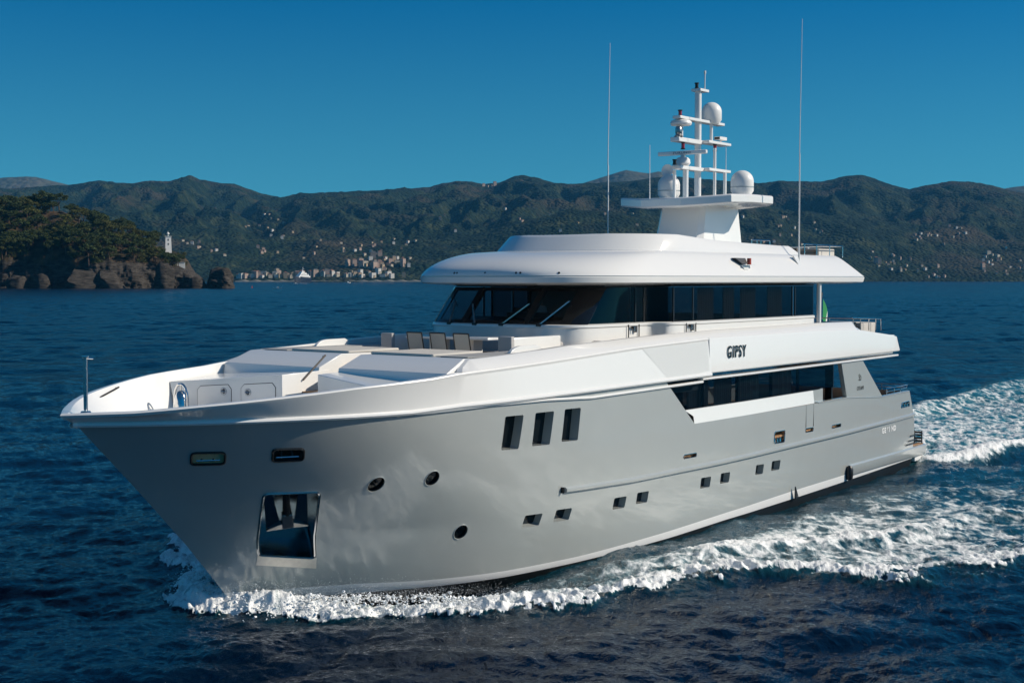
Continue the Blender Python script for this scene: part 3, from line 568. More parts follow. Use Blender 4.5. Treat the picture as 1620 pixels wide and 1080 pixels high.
# white band of the saloon windows, the glass, the posts between
mb = MB(); g = []
for x in np.linspace(18.62, 10.3, 30): g.append([(x, hb(x, 3.19) - .002, 3.185), (x + .0, hb(x, 3.19) - .03, 3.40), (x + (.46 if x > 18.6 else .0), hb(x, 3.3) - .05, 3.60), (x + (.46 if x > 18.6 else 0), hb(x, 3.3) - .16, 3.605)])
mb.grid(g, WHITE); mb.mirror(); mb.build('window_apron', None, yacht)
def gy(x): return hb(x, 3.9) - .11
xsw = [20.05, 17.9, 15.75, 13.4, 11.35, 8.45]
for s in (1, -1):
    for k in range(5):
        a, b = xsw[k], xsw[k + 1]; rows = []
        for x in np.linspace(a, b, 6): rows.append([(x, s * gy(x), 3.60), (x, s * gy(x), 4.44)])
        if k == 0: rows = [[(20.05 + d, s * gy(20), 4.44) if False else (x - .0, s * gy(x), max(3.60, 3.19 + (x - 18.61) / 1.248)), (x, s * gy(x), 4.44)] for x, d in ((20.15, 0), (19.6, 0), (19.12, 0), (18.5, 0), (17.9, 0))]
        mb = MB(); mb.grid(rows, GLASS_D); o = mb.build('saloon_window', None, yacht)
        if s > 0:
            mb = MB(); mb.box((b - .05, s * gy(b) - .07, 3.6), (b + .05, s * gy(b) - .01, 4.44), BLK); mb.build('window_post', None, o)
mb = MB(); mb.box((8.35, 3.40, 2.4), (8.45, 3.64, 4.43), BLK); mb.box((8.35, -3.64, 2.4), (8.45, -3.40, 4.43), BLK); mb.box((8.36, -3.4, 4.2), (8.44, 3.4, 4.43), BLK); mb.build('saloon_aft_frame', None, yacht)
# things seen through the saloon glass
for a, b in ((18.6, 17.3), (17.0, 15.9), (15.5, 14.0), (13.1, 11.6)):
    mb = MB(); xs = np.linspace(a, b, 60); mb.grid([[(x, gy(x) - .16 + .035 * math.sin(x * 46), 3.45), (x, gy(x) - .16 + .03 * math.sin(x * 46), 4.40)] for x in xs], CURTAIN); mb.build('curtain', None, yacht)
for nm_, lo_, hi_ in (('saloon_partition', (8.6, -2.2, 2.42), (19.39, -2.1, 4.4)), ('saloon_bulkhead', (19.4, -3.6, 2.42), (19.5, 3.5, 4.4)), ('saloon_sofa', (10.5, .8, 2.42), (12.8, 2.0, 3.1)), ('saloon_sideboard', (14, 1.0, 2.42), (17.5, 2.0, 3.2))): mb = MB(); mb.box(lo_, hi_, DARKWOOD); mb.build(nm_, None, yacht)
mb = MB(); mb.lathe([(0, 0), (.16, 0), (.03, .05), (.03, .55), (.16, .56), (.10, .82), (0, .83)], (10.6, 2.9, 3.05), CUSH, 14); mb.build('table_lamp', None, yacht)
mb = MB(); mb.box((9.35, hb(10, 3.0) - .16, 2.4), (10.27, hb(10, 3.0) - .12, 3.62), GREY); mb.build('side_door_screen', None, yacht, bevel=.01)  # shade on this screen is put in as the grey colour
# gate lines in the bulwark
for xa in (10.95, 10.34): mb = MB(); mb.box((xa, hb(xa, 2.8) - .004, 2.42), (xa + .025, hb(xa, 2.8) + .003, 3.17), DARK); mb.build('gate_seam', None, yacht)
# aft deck furniture (the dining chairs glimpsed over the bulwark) and stern rails
def rail(name, pts, h, posts, mat=STEEL, r=.02, mid=1):
    mb = MB(); mb.tube([add(p, (0, 0, h)) for p in pts], r, mat, 8)
    for k in range(mid): mb.tube([add(p, (0, 0, h * (k + 1) / (mid + 1))) for p in pts], r * .6, mat, 6)
    for p in posts: mb.tube([p, add(p, (0, 0, h))], r * .9, mat, 6)
    return mb.build(name, None, yacht)
rail('stern_rail', [(3.3, 3.52, 2.97), (.95, 3.44, 2.98), (.9, 1.4, 2.98)], .24, [(3.2, 3.52, 2.97), (2.4, 3.49, 2.97), (1.7, 3.47, 2.97), (.97, 3.44, 2.98), (.9, 2.4, 2.98), (.9, 1.4, 2.98)])
rail('stern_rail', [(3.3, -3.52, 2.97), (.95, -3.44, 2.98), (.9, -1.4, 2.98)], .24, [(3.2, -3.52, 2.97), (1.7, -3.47, 2.97), (.97, -3.44, 2.98), (.9, -1.4, 2.98)])

# ---- white bulwark from the bow round to the upper aft deck
def bulwark():
    mb = MB(); xs = [36.92, 36.90, 36.86, 36.8, 36.7, 36.55, 36.4, 36.2, 36.0, 35.7, 35.4] + list(np.arange(35, 29.3, -.25)) + list(np.arange(29.2, 17.9, -.25)) + [17.8, 17.72]
    port = []
    for x in xs:
        y = ysheer(x); z = zsheer(x); d = 36.92 - x
        yb = hb(x, 4.4 + lift(x)) if x < xst(4.4) else 0.0; xb = min(x, xst(4.4 + .0)) if x > 36.2 else x
        # lower edge follows the hull's own outline: move it aft at the stem
        xb = x - .30 * max(0, 1 - d / 6.0); zb_ = 4.38 + lift(x); yb = hb(xb, zb_); ov = interp(d, [0, .5, 3, 7, 9], [.03, .03, .035, .05, .09])
        cw = interp(d, [0, .35, 1.2, 3, 8], [.0, .10, .14, .16, .18]); bx = interp(d, [0, .4, 1.2, 4], [.24, .22, .13, .02])
        yi = max(0, y - cw)
        r = [(xb - .12 * max(0, 1 - d / 3), max(0, yb - .01), zb_ - .05), (xb + .03, yb + ov * (yb > 0), zb_ - .04), (xb + .05, yb + (ov + .025) * (yb > 0), zb_), (xb + .04, yb + (ov + .015) * (yb > 0), zb_ + .045), (xb + .02, yb + ov * .75 * (yb > 0), zb_ + .065),
             (x - .03, y - .02 * (y > 0), z - .09), (x - .0, y, z - .035), (x - .012, max(0, y - .012), z - .008), (x - .035, max(0, y - .035), z), (x - bx * .8, max(0, yi + .02 * (yi > 0)), z), (x - bx, yi, z - .03), (min(x - bx - .04, 36.45), max(0, min(yi - .03, hb(min(x - bx - .05, 36.5), 4.5) - .10)), 4.50), (min(x - bx - .10, 36.10), max(0, min(yi - .05, hb(min(x - bx - .15, 36.1), 4.12) - .12)), 4.10)]
        port.append(r)
    mb.grid(port, WHITE); mb.mirror()
    # aft of the panel step the band stands a little prouder
    xs2 = [17.78] + list(np.arange(17.5, 6.5, -.5)) + [6.4, 5.5, 4.5, 3.2, 2.75]; g = []
    for x in xs2:
        z = zsheer(x); y = ysheer(x); q = interp(x, [2.75, 3.2, 6.4], [.0, 1, 1])
        g.append([(x, y - .25, 4.60), (x, y + .03, 4.59), (x, y + .04, 4.62), (x, y + .012, z - .04), (x, y + .0, z), (x, y - .05, z + .01), (x, y - .22, z + .01), (x, y - .24, 4.72)])
    # raked after end
    z1 = [(2.62, 4.60), (2.32, 4.59), (2.26, 4.62), (2.52, 5.14), (2.80, 5.15), (3.05, 5.20), (3.05, 5.2), (3.05, 4.72)]
    e = []
    for k, (dx, z) in enumerate(z1): y = ysheer(2.5); oy = [-.25, .03, .04, .012, .0, -.05, -.22, -.24][k]; e.append((dx, y + oy, z))
    g.append(e); g.append([(p[0] + .05, p[1] - .25, p[2]) for p in e]); m2 = MB(); m2.grid(g, WHITE); m2.add(g[0], [tuple(range(8))], WHITE); m2.grid([[(p[0] - .005, p[1] - .25 * (k in (1, 2, 3, 4)), p[2]) for k, p in enumerate(g[0])], g[0]], WHITE); m2.mirror()
    n = len(mb.v); mb.add(m2.v, m2.f, WHITE)
    o = mb.build('bulwark', None, yacht, sharp=20, fix=False); return o
bulwark()
def ztop2(x): return interp(x, [3.2, 6.3, 6.5, 9.8, 16.9, 19.2, 21.2, 22.7, 24.5, 25.4, 27, 28.5, 29.05], [5.50, 5.56, 5.78, 5.82, 5.80, 5.77, 5.73, 5.68, 5.63, 5.58, 5.51, 5.455, 5.19])
mb = MB(); g = []
for x in [29.08, 28.8, 28.52, 28.48] + list(np.arange(28.2, 6.6, -.3)) + [6.5, 6.32, 6.2]:
    y = ysheer(x); z = zsheer(x); zt2 = max(ztop2(x), z + .004); k = min(1, max(0, (zt2 - z) / .15)); inn = interp(x, [6, 17, 22, 27], [.20, .22, .28, .31])
    g.append([(x, y - .03, z - .02), (x, y - .02, z + .006), (x, y - .03 - inn * k * .9, zt2 - .01), (x, y - .03 - inn * k, zt2), (x, y - .18 - inn * k, zt2), (x, y - .2 - inn * k, zt2 - .02), (x, y - .2 - inn * k, 4.78)])
mb.grid(g, WHITE); mb.add(g[-1], [tuple(range(7))], WHITE); mb.mirror(); mb.build('upper_coaming', None, yacht, sharp=30)
# satin pale grey trapezoid laid over the band
mb = MB(); g = []
for u in np.linspace(0, 1, 9):
    xt = 21.45 * (1 - u) + 17.86 * u; xb = 20.30 * (1 - u) + 17.86 * u; r = []
    for v in np.linspace(0, 1, 5):
        x = xt * (1 - v) + xb * v; zt_ = zsheer(x) - .08; zb2 = 4.38 + lift(x) + .08; z = zt_ * (1 - v) + zb2 * v; yb = hb(x, 4.45) + .075; yt = ysheer(x) - .02; f = (z - 4.45) / (zsheer(x) - .09 - 4.45)
        r.append((x, yb * (1 - f) + yt * f + .006, z))
    g.append(r)
PANEL = M_('satin_pale_grey', (.67, .67, .65), .3, coat=.4); mb.grid(g, PANEL); mb.build('grey_band_panel', None, yacht)
# foredeck
deck('foredeck', list(np.arange(28.5, 36.1, .25)), lambda x: max(.03, hb(x, 4.10) - .10), lambda x: 4.12, WHITE_M)
deck('upper_deck', list(np.arange(2.7, 28.4, .6)), lambda x: max(.05, min(ysheer(x) - .3, 3.65)), lambda x: 4.80, TEAK)
mb = MB(); mb.box((2.6, -3.5, 4.5), (20.5, 3.5, 4.735), WHITE_M); mb.build('deck_underside', None, yacht)
def both(mk, name, bevel=.012):
    for s in (-1, 1):
        mb = MB(); mk(mb, s); o = mb.build(name, None, yacht, bevel=bevel); yield s, o
def locker(mb, s):
    # chest against the bulwark, its top falling outboard
    p = [(30.58, .31, 5.06), (31.10, 2.86, 4.85), (31.36, 3.36, 4.82), (29.0, 3.72, 4.93), (29.0, .31, 5.10)]
    p = [(x - (.55 if s > 0 and x > 30 else 0), y, z) for x, y, z in p]; t = [(x, s * y, z) for x, y, z in p]; b = [(x, s * min(y, hb(x, 4.12) - .12), 4.11) for x, y, z in p]; mb.hexa(b, t, WHITE)
lockers = dict(both(locker, 'foredeck_locker'))
def block(mb, s):
    f = [(29.42, .315), (29.35, 3.70)]; bk = 28.40
    lo = [(29.42, s * .315, 4.9), (29.40, s * 3.62, 4.82), (24.0, s * 3.40, 4.82), (24.0 if False else 26.2, s * .315, 4.9)]
    prof = [(29.40, 4.85), (29.34, 5.17), (28.52, 5.46)]
    V = []
    for yy in (.315, 3.64):
        V += [(29.40, s * yy, 4.83), (29.33, s * yy, 5.17), (28.55, s * (yy if yy < 1 else 3.50), 5.465), (26.2, s * (yy if yy < 1 else 3.50), 5.44), (26.2, s * yy, 4.83)]
    mb.add(V, [(0, 1, 2, 3, 4), (9, 8, 7, 6, 5)] + [(i, 5 + i, 5 + (i + 1) % 5, (i + 1) % 5) for i in range(5)], WHITE)
blocks = dict(both(block, 'raised_foredeck'))
for s in (-1, 1):
    mb = MB(); mb.box((26.35, s * .36 if s > 0 else -2.35, 5.46), (28.25, 2.35 if s > 0 else -.36, 5.525), CUSH); mb.build('sun_pad', None, yacht, bevel=.03)
    mb = MB(); mb.box((23.3, 2.45 if s > 0 else -3.42, 5.475), (28.3, 3.42 if s > 0 else -2.45, 5.49), SIDEDECK); mb.box((23.3, 2.45 if s > 0 else -3.42, 4.83), (26.19, 3.42 if s > 0 else -2.45, 5.474), WHITE_M); mb.build('side_deck', None, yacht)
mb = MB()
for k, (xa, xb_, zz) in enumerate(((30.6, 29.9, 4.36), (29.9, 29.2, 4.63), (29.2, 28.5, 4.90), (28.5, 26.3, 5.16))): mb.box((xb_, -.31, 4.11), (xa, .31, zz - .03), WHITE); mb.box((xb_, -.312, zz - .028), (xa + .02, .312, zz), TEAK)
mb.build('foredeck_steps', None, yacht)
# locker doors with round latches, in the front face
a, b = Vector((30.58, -.31, 0)), Vector((31.10, -2.86, 0)); dirv = (b - a).normalized(); nv = Vector((-dirv.y, dirv.x, 0)); nv = nv if nv.x > 0 else -nv; Lf = (b - a).length
for u0, u1, latch in ((.07, .445, .20), (.555, .935, .78)):
    mb = MB(); fr = []
    def fp(u, z, d=0): p = a + dirv * (Lf * u) + nv * d; return (p.x, p.y, z)
    zt0 = 4.87 - .16 * u0; pts = [fp(u0, 4.18), fp(u0, zt0 - .10), fp(u0 + .035, zt0), fp(u1 - .035, zt0 - .06), fp(u1, zt0 - .15), fp(u1, 4.18)]
    mb.tube([add(p, tuple(nv * .003)) for p in pts + [pts[0]]], .011, DARK, 4, caps=False); mb.prism([add(p, tuple(nv * .002)) for p in pts], tuple(nv * .008), WHITE)
    o = mb.build('locker_door', None, lockers[-1])
    lc = Vector(fp(u0 + (u1 - u0) * (1 - latch), 4.62, .012)); mb = MB(); Mx = nv.to_track_quat('Z', 'Y').to_matrix().to_4x4()
    mb.lathe([(0, 0), (.085, 0), (.085, .006), (.07, .01), (.065, .004), (0, .004)], tuple(lc), WHITE, 24, Mx); mb.lathe([(.09, 0), (.09, .004), (.083, .004)], tuple(lc), DARK, 24, Mx)
    mb.tube([tuple(lc + nv * .03 - dirv * .075 + Vector((0, 0, -.01))), tuple(lc + nv * .03 + dirv * .05)], .016, STEEL, 8); mb.build('latch', None, o)
def bar(name, p, q, r=.022, stand=None, mat=STEEL_R):
    mb = MB(); mb.tube([p, q], r, mat, 8)
    if stand is not None:
        for f in (.06, .94): c_ = tuple(Vector(p).lerp(Vector(q), f)); mb.tube([c_, add(c_, stand)], r * .7, mat, 6)
    return mb.build(name, None, yacht)
bar('grab_rail', (29.92, -.275, 4.90), (29.16, -.275, 5.46), .022, (0, -.05, 0), BRONZE)
def yin(x): return ysheer(x) - .24
for s in (-1, 1): bar('bow_grab_rail', (34.62, s * (yin(34.62) - .02), 4.64), (33.45, s * (yin(33.45) - .02), 4.84), .022, (0, s * .06, 0), BRONZE)
# bell in its hoop, and the jack staff
bell = MB(); bc = (31.95, -2.26, 4.02); bell.lathe([(.17, .0), (.17, .34), (.165, .36), (.16, .44), (.13, .56), (.08, .64), (.03, .67), (0, .675)], bc, STEEL, 20); bell.tube([add(bc, (0, 0, .67)), add(bc, (0, 0, .80))], .02, STEEL, 8)
hp = [add(bc, (0, -.23 * math.cos(t_) * 1.0, .5 + .32 * math.sin(t_))) for t_ in np.linspace(0, math.pi, 14)]
bell.tube([add(bc, (0, -.23, -.05))] + hp + [add(bc, (0, .23, -.05))], .03, STEEL, 10); bell.build('ship_bell', None, yacht)
mb = MB(); mb.tube([(36.35, .05, 4.60), (36.35, .05, 5.72)], .042, STEEL, 12); mb.lathe([(.05, 0), (.075, .01), (.075, .05), (0, .06)], (36.35, .05, 5.71), STEEL, 12); mb.tube([(36.35, .05, 5.72), (36.22, .14, 5.71)], .018, STEEL, 6); mb.lathe([(0, 0), (.11, 0), (.09, .03), (0, .03)], (36.35, .05, 4.63), STEEL, 14); mb.build('jack_staff', None, yacht)
for s in (-1, 1):
    mb = MB(); arc = [(26.55, s * 3.30, 5.40)] + [(26.0 + .5 * math.cos(t_), s * 3.30, 5.42 + .24 * math.sin(t_)) for t_ in np.linspace(.1 * math.pi, .5 * math.pi, 8)] + [(25.35, s * 3.3, 5.665), (25.2, s * 3.3, 5.6), (25.15, s * 3.3, 4.83), (26.5, s * 3.3, 4.83)]
    mb.prism(arc, (0, -s * .10, 0), WHITE); mb.build('cockpit_wing', None, yacht, bevel=.012)
# cockpit: U-shaped settee, table
for s in (-1, 1):
    mb = MB(); mb.box((22.9, s * 2.05 if s > 0 else -2.04, 4.83), (25.02, 2.32 if s > 0 else -1.78, 5.80), WHITE); mb.box((25.021, s * 1.93 if s > 0 else -2.06, 4.83), (25.17, 2.36 if s > 0 else -1.66, 5.835), CUSH_G); mb.build('settee_side', None, yacht, bevel=.025)
    mb = MB(); mb.box((23.2, 1.45 if s > 0 else -1.77, 5.2), (25.0, 2.04 if s > 0 else -1.25, 5.36), CUSH); mb.build('seat_cushion', None, yacht, bevel=.04)
mb = MB(); mb.box((22.75, -2.3, 4.83), (23.15, 2.3, 5.62), CUSH_G); mb.box((23.15, -2.0, 4.83), (23.75, 2.0, 5.36), CUSH_G); mb.build('settee_back', None, yacht, bevel=.03)
mb = MB(); mb.box((23.85, -1.45, 5.70), (24.85, 1.36, 5.765), WHITE); mb.box((24.1, .15, 4.8), (24.5, .62, 5.70), WHITE_M); mb.box((24.1, -.9, 4.8), (24.5, -.5, 5.70), WHITE_M); mb.build('dining_table', None, yacht, bevel=.015)
for s in (-1, 1): mb = MB(); mb.prism([(23.2, s * 3.35, 5.5), (22.4, s * 3.35, 5.66), (22.2, s * 3.35, 5.5)], (0, -s * .3, 0), BLK); mb.build('deck_vent', None, yacht, bevel=.01)

# ---- deckhouse
def outline(fr, corner, side, x1, y1, jog=None, aft=9.0, ya=3.30):
    "half outline from the centre line forward round to the aft end, port side"
    pts = []
    return pts
def house_ring(dz, sh):
    "plan of the deckhouse, sh = how far the raked front has moved aft"
    P = [(23.05 - sh, 0), (23.03 - sh, .6), (22.95 - sh, 1.2), (22.83 - sh, 1.75), (22.70 - sh, 2.1), (22.55 - sh, 2.35), (22.36 - sh * .98, 2.53), (22.1 - sh * .96, 2.63), (21.6 - sh * .85, 2.70), (20.6, 2.72), (19.55, 2.74), (19.30, 2.75), (19.18, 2.77), (19.05, 2.85), (18.95, 2.98), (18.85, 3.12), (18.72, 3.22), (18.5, 3.28), (18.2, 3.30), (17.0, 3.32), (15, 3.33), (12, 3.31), (9.05, 3.24)]
    return P
def ring3(z, sh, off=0): return [(x, y + off * (y > 1), z) for x, y in house_ring(z, sh)]
SILL, HEAD = 6.07, 7.06
def ring_full(r): return r + [(x, -y, z) for x, y, z in reversed(r[1:])]
mb = MB(); rows = [ring_full(ring3(4.82, -.02)), ring_full(ring3(5.96, -.01)), ring_full([(x + (.03 if i < 6 else 0), y + (.03 if y > 1 else 0), z) for i, (x, y, z) in enumerate(ring3(5.99, 0))]), ring_full([(x + (.03 if i < 6 else 0), y + (.03 if y > 1 else 0), z) for i, (x, y, z) in enumerate(ring3(6.05, .02))]), ring_full(ring3(6.075, .06, -.03)), ring_full([(x * .985 + .22, y * .9, z) for x, y, z in ring3(6.075, .06)])]
mb.grid(rows, WHITE, close=True); mb.build('deckhouse', None, yacht, sharp=38)
# glazing: panes between the posts, front raked
RK = .96
def pane(name, idx, mat, z0=SILL + .005, z1=HEAD, off=-.03, s=1, cut=None, parent=None):
    lo = ring3(z0, .05); hi = ring3(z1, RK + .03); g = []
    for i in idx:
        if isinstance(i, tuple): i0, t = i; l = Vector(lo[i0]).lerp(Vector(lo[i0 + 1]), t); h = Vector(hi[i0]).lerp(Vector(hi[i0 + 1]), t)
        else: l = Vector(lo[i]); h = Vector(hi[i])
        r = []
        for v in np.linspace(0, 1, 4): p = l.lerp(h, v); r.append((p.x - (.03 if i == 0 or (isinstance(i, tuple) and i[0] < 6) or (isinstance(i, int) and i < 6) else 0), s * (p.y + (off if p.y > 2.5 else 0)), p.z))
        g.append(r)
    mb = MB(); mb.grid(g, mat); return mb.build(name, None, parent or yacht, fix=False)
# windscreen: three panes
for ii, s in (([(0, 0.0), (0, .5), 1, (1, .8)], 1),):
    lo = []
def ws(name, ys):
    lo = ring3(SILL + .005, .05); hi = ring3(HEAD, RK + .03); g = []
    def at(r, y):
        a = abs(y); k = max(i for i in range(0, 9) if r[i][1] <= a + 1e-6); t = (a - r[k][1]) / (r[k + 1][1] - r[k][1]); return Vector((r[k][0] * (1 - t) + r[k + 1][0] * t - .02, y, r[k][2]))
    for y in ys: l = at(lo, y); h = at(hi, y); g.append([tuple(l.lerp(h, v)) for v in np.linspace(0, 1, 4)])
    mb = MB(); mb.grid(g, GLASS); return mb.build(name, None, yacht, fix=False)
ws('windscreen_pane', np.linspace(-2.28, -1.05, 7)); ws('windscreen_pane', np.linspace(-.95, 1.08, 8)); ws('windscreen_pane', np.linspace(1.18, 2.28, 7))
def post(name, y0, y1, w_, mat=BLK, d=.06, top=None):
    lo = ring3(SILL, .05); hi = ring3(HEAD, RK + .03)
    def at(r, y):
        a = abs(y); k = max(i for i in range(0, 10) if r[i][1] <= a + 1e-6); t = (a - r[k][1]) / (r[k + 1][1] - r[k][1]); return Vector((r[k][0] * (1 - t) + r[k + 1][0] * t, y, r[k][2]))
    l, h = at(lo, y0), at(hi, y1); mb = MB(); mb.hexa([tuple(l + Vector(q)) for q in ((0.0, -w_, 0), (0.0, w_, 0), (-d, w_, 0), (-d, -w_, 0))], [tuple(h + Vector(q)) for q in ((0.0, -w_, 0), (0.0, w_, 0), (-d, w_, 0), (-d, -w_, 0))], mat); return mb.build(name, None, yacht)
post('windscreen_post', -1.0, -1.0, .10, d=.12); post('windscreen_post', 1.13, 1.13, .10, d=.12)
def frit(name, z0, z1, ya=-2.36, yb=2.36, n=24):
    lo = ring3(SILL + .005, .05); hi = ring3(HEAD, RK + .03); mb = MB(); g = []
    def at(r, y):
        a = abs(y); k = max(i for i in range(0, 9) if r[i][1] <= a + 1e-6); t = (a - r[k][1]) / (r[k + 1][1] - r[k][1]); return Vector((r[k][0] * (1 - t) + r[k + 1][0] * t - .008, y, r[k][2]))
    for y in np.linspace(ya, yb, n): l = at(lo, y); h = at(hi, y); g.append([tuple(l.lerp(h, z0)), tuple(l.lerp(h, z1))])
    mb.grid(g, PANE); return mb.build(name, None, yacht, fix=False)
frit('windscreen_border', 0, .085); frit('windscreen_border', .90, 1.0); frit('windscreen_border', .085, .90, -2.36, -2.10, 4); frit('windscreen_border', .085, .90, 2.10, 2.36, 4)
for s in (-1, 1):
    lo = ring3(SILL, .05); hi = ring3(HEAD, RK + .03); mb = MB(); g = []
    for k in (5, 6, 7): g.append([(lo[k][0], s * lo[k][1], lo[k][2]), (hi[k][0], s * hi[k][1], hi[k][2])])
    mb.grid(g, PANE); mb.grid([[(p[0] - .10, p[1] - s * .06, p[2]) for p in r] for r in g], BLK); mb.build('corner_post', None, yacht, fix=False)
    pane('wheelhouse_side_window', [7, 8, 9, (9, .75)], GLASS, s=s); pane('wheelhouse_side_window', [(9, .78), 10, (10, .9)], GLASS, s=s)
    pane('curved_window', [11, 12, 13, 14, 15, 16, 17], GLASS_D, s=s); pane('upper_saloon_window', [17, 18, (18, .55)], GLASS_D, s=s); pane('upper_saloon_window', [(18, .62), 19, 20, 21, (21, .40)], GLASS_D, s=s); pane('upper_saloon_window', [(21, .47), 22], GLASS_D, s=s)
    for x, y in ((19.75, 2.735), (19.32, 2.75), (18.55, 3.275), (17.48, 3.31), (10.78, 3.285), (10.55, 3.28)): mb = MB(); mb.box((x - .03, s * (y - .06) if s > 0 else -(y - .02), SILL), (x + .03, (y - .02) if s > 0 else -(y - .06), HEAD), BLK); mb.build('window_mullion', None, yacht)
# inside of wheelhouse and upper saloon
mb = MB(); mb.box((9.1, -3.1, 5.3), (18.6, 3.1, 5.34), DARKWOOD); mb.box((18.6, -2.5, 5.3), (22.2, 2.5, 5.34), DARKWOOD); mb.build('cabin_floor', None, yacht); HL = M_('dark_headlining', (.08, .08, .08), .8); mb = MB(); mb.box((9.0, -3.2, 7.075), (18.6, 3.2, 7.115), HL); mb.box((18.6, -2.6, 7.075), (21.2, 2.6, 7.115), HL); mb.build('cabin_ceiling', None, yacht)
mb = MB(); mb.hexa([(22.3, -2.1, 5.35), (22.3, 2.1, 5.35), (21.3, 2.1, 5.35), (21.3, -2.1, 5.35)], [(22.35, -2.1, 6.08), (22.35, 2.1, 6.08), (21.2, 2.0, 6.22), (21.2, -2.0, 6.22)], BLK); mb.box((21.2, -.6, 6.2), (21.4, .9, 6.35), BLK); mb.build('helm_console', None, yacht)
mb = MB(); mb.box((18.7, -1.6, 5.34), (18.8, 1.9, 7.08), PALEWALL); mb.box((18.68, .4, 5.36), (18.70, 1.1, 6.95), DARKWOOD); mb.box((18.8, -2.2, 5.34), (9.6, -2.1, 7.08), DARKWOOD) if False else None; mb.build('wheelhouse_bulkhead', None, yacht)
mb = MB(); mb.box((10.2, -1.9, 5.34), (18.6, -1.8, 7.08), DARKWOOD); mb.build('cabin_partition', None, yacht)
mb = MB(); mb.lathe([(0, 0), (.22, 0), (.22, .05), (.05, .08), (.05, .3), (.25, .32), (.25, .45), (0, .46)], (20.4, -1.0, 5.35), DARKWOOD, 12); mb.box((20.05, -1.25, 5.75), (20.18, -.75, 6.45), DARKWOOD); mb.build('helm_chair', None, yacht, bevel=.02)
for a, b in ((16.9, 15.9), (15.3, 14.6), (14.1, 13.1), (12.3, 11.2)):
    mb = MB(); xs = np.linspace(a, b, 50); mb.grid([[(x, 3.08 + .03 * math.sin(x * 44), 5.6), (x, 3.08 + .03 * math.sin(x * 44 + .5), 7.05)] for x in xs], CURTAIN); mb.build('upper_curtain', None, yacht)
# white door panels with latch recess
for x, y in ((19.95, 2.78), (17.70, 3.345)):
    mb = MB(); 
    for q in (x + .28, x - .28): mb.box((q - .006, y - .02, 5.45), (q + .006, y - .008 + .02, 6.02), DARK)
    o = mb.build('side_door', None, yacht); mb = MB(); mb.prism([(x + .13, y - .01, 5.98), (x - .12, y - .01, 5.98), (x - .12, y - .01, 5.80), (x - .02, y - .01, 5.80), (x - .02, y - .01, 5.90), (x + .13, y - .01, 5.92)], (0, .035, 0), BLK); mb.tube([(x + .05, y + .05, 5.83), (x + .05, y + .05, 5.96)], .02, STEEL, 6); mb.build('door_handle', None, o)
# wipers
for y0, y1, z1 in ((-1.52, -1.80, 6.67), (-.50, -1.00, 6.60), (.42, .95, 6.62), (1.56, 2.05, 6.70)):
    def wsx(y, z): return interp(abs(y), [0, .6, 1.2, 1.75, 2.1, 2.35], [23.05, 23.03, 22.95, 22.83, 22.70, 22.55]) - .05 - (z - 6.07) * .94
    p = (wsx(y0, 6.07) + .05, y0, 6.06); q = (wsx(y1, z1) + .05, y1, z1); mb = MB(); o2 = (0, .035, 0)
    mb.tube([p, q], .010, STEEL, 6); mb.tube([add(p, o2), add(q, o2)], .010, STEEL, 6); mb.box((p[0] - .05, y0 - .05, 6.02), (p[0] + .05, y0 + .09, 6.09), BLK)
    d = Vector((0, .25, -.30 if False else -.0)); mb.tube([add(q, (.0, -.06, .10)), add(q, (0.02, .10, -.16))], .012, BLK, 6); mb.build('windscreen_wiper', None, yacht)

# ---- roof of the wheelhouse with its swept front
def sup(xf, xc, w_, n, N=34, xa=5.6, wa=None):
    "half plan: centre forward -> aft port"
    P = []
    for k in range(N + 1): t_ = math.pi / 2 * k / N; P.append((xc + (xf - xc) * abs(math.cos(t_)) ** (2 / n), w_ * abs(math.sin(t_)) ** (2 / n)))
    for k in range(1, 15): q = k / 14; P.append((xc + (xa - xc) * q, w_ + ((wa or w_) - w_) * q))
    return P
E_ = sup(23.6, 19.8, 3.52, 2.6, wa=3.50)
def roof_ring(f, z, xa, side, front, nn=2.6):
    "f in 0..1 from eave to crown"
    P = sup(23.6 - front, 19.8 - front * .45, 3.52 - side, nn, xa=xa, wa=3.50 - side); return [(x, y, z) for x, y in P]
RR = [roof_ring(0, 7.12, 5.55, .55, .60), roof_ring(0, 7.17, 5.50, .05, .05), roof_ring(0, 7.20, 5.47, 0, 0), roof_ring(0, 7.345, 5.40, -.015, -.015), roof_ring(0, 7.36, 5.39, 0.0, .01), roof_ring(0, 7.362, 5.39, .03, .04), roof_ring(0, 7.380, 5.40, .03, .04), roof_ring(0, 7.385, 5.40, -.005, .0)]
for q in np.linspace(.08, 1, 12):   # quarter-elliptic brow in front, plain slope at the sides
    z = 7.385 + .725 * q; fr = 3.1 * (1 - math.sqrt(max(0, 1 - q ** 1.85))); sd = .40 * q + .16 * (1 - math.sqrt(max(0, 1 - q * q))) ; RR.append(roof_ring(q, z, 5.42 + (1.3 * q if q < .45 else .585 + 1.2 * (q - .45)), sd, fr, 2.6 - .3 * q))
CR = RR[-1]
mb = MB(); mb.grid([ring_full(r) for r in RR], WHITE, close=True); mb.add(ring_full(RR[0]), [tuple(range(len(ring_full(RR[0]))))], WHITE_M); 
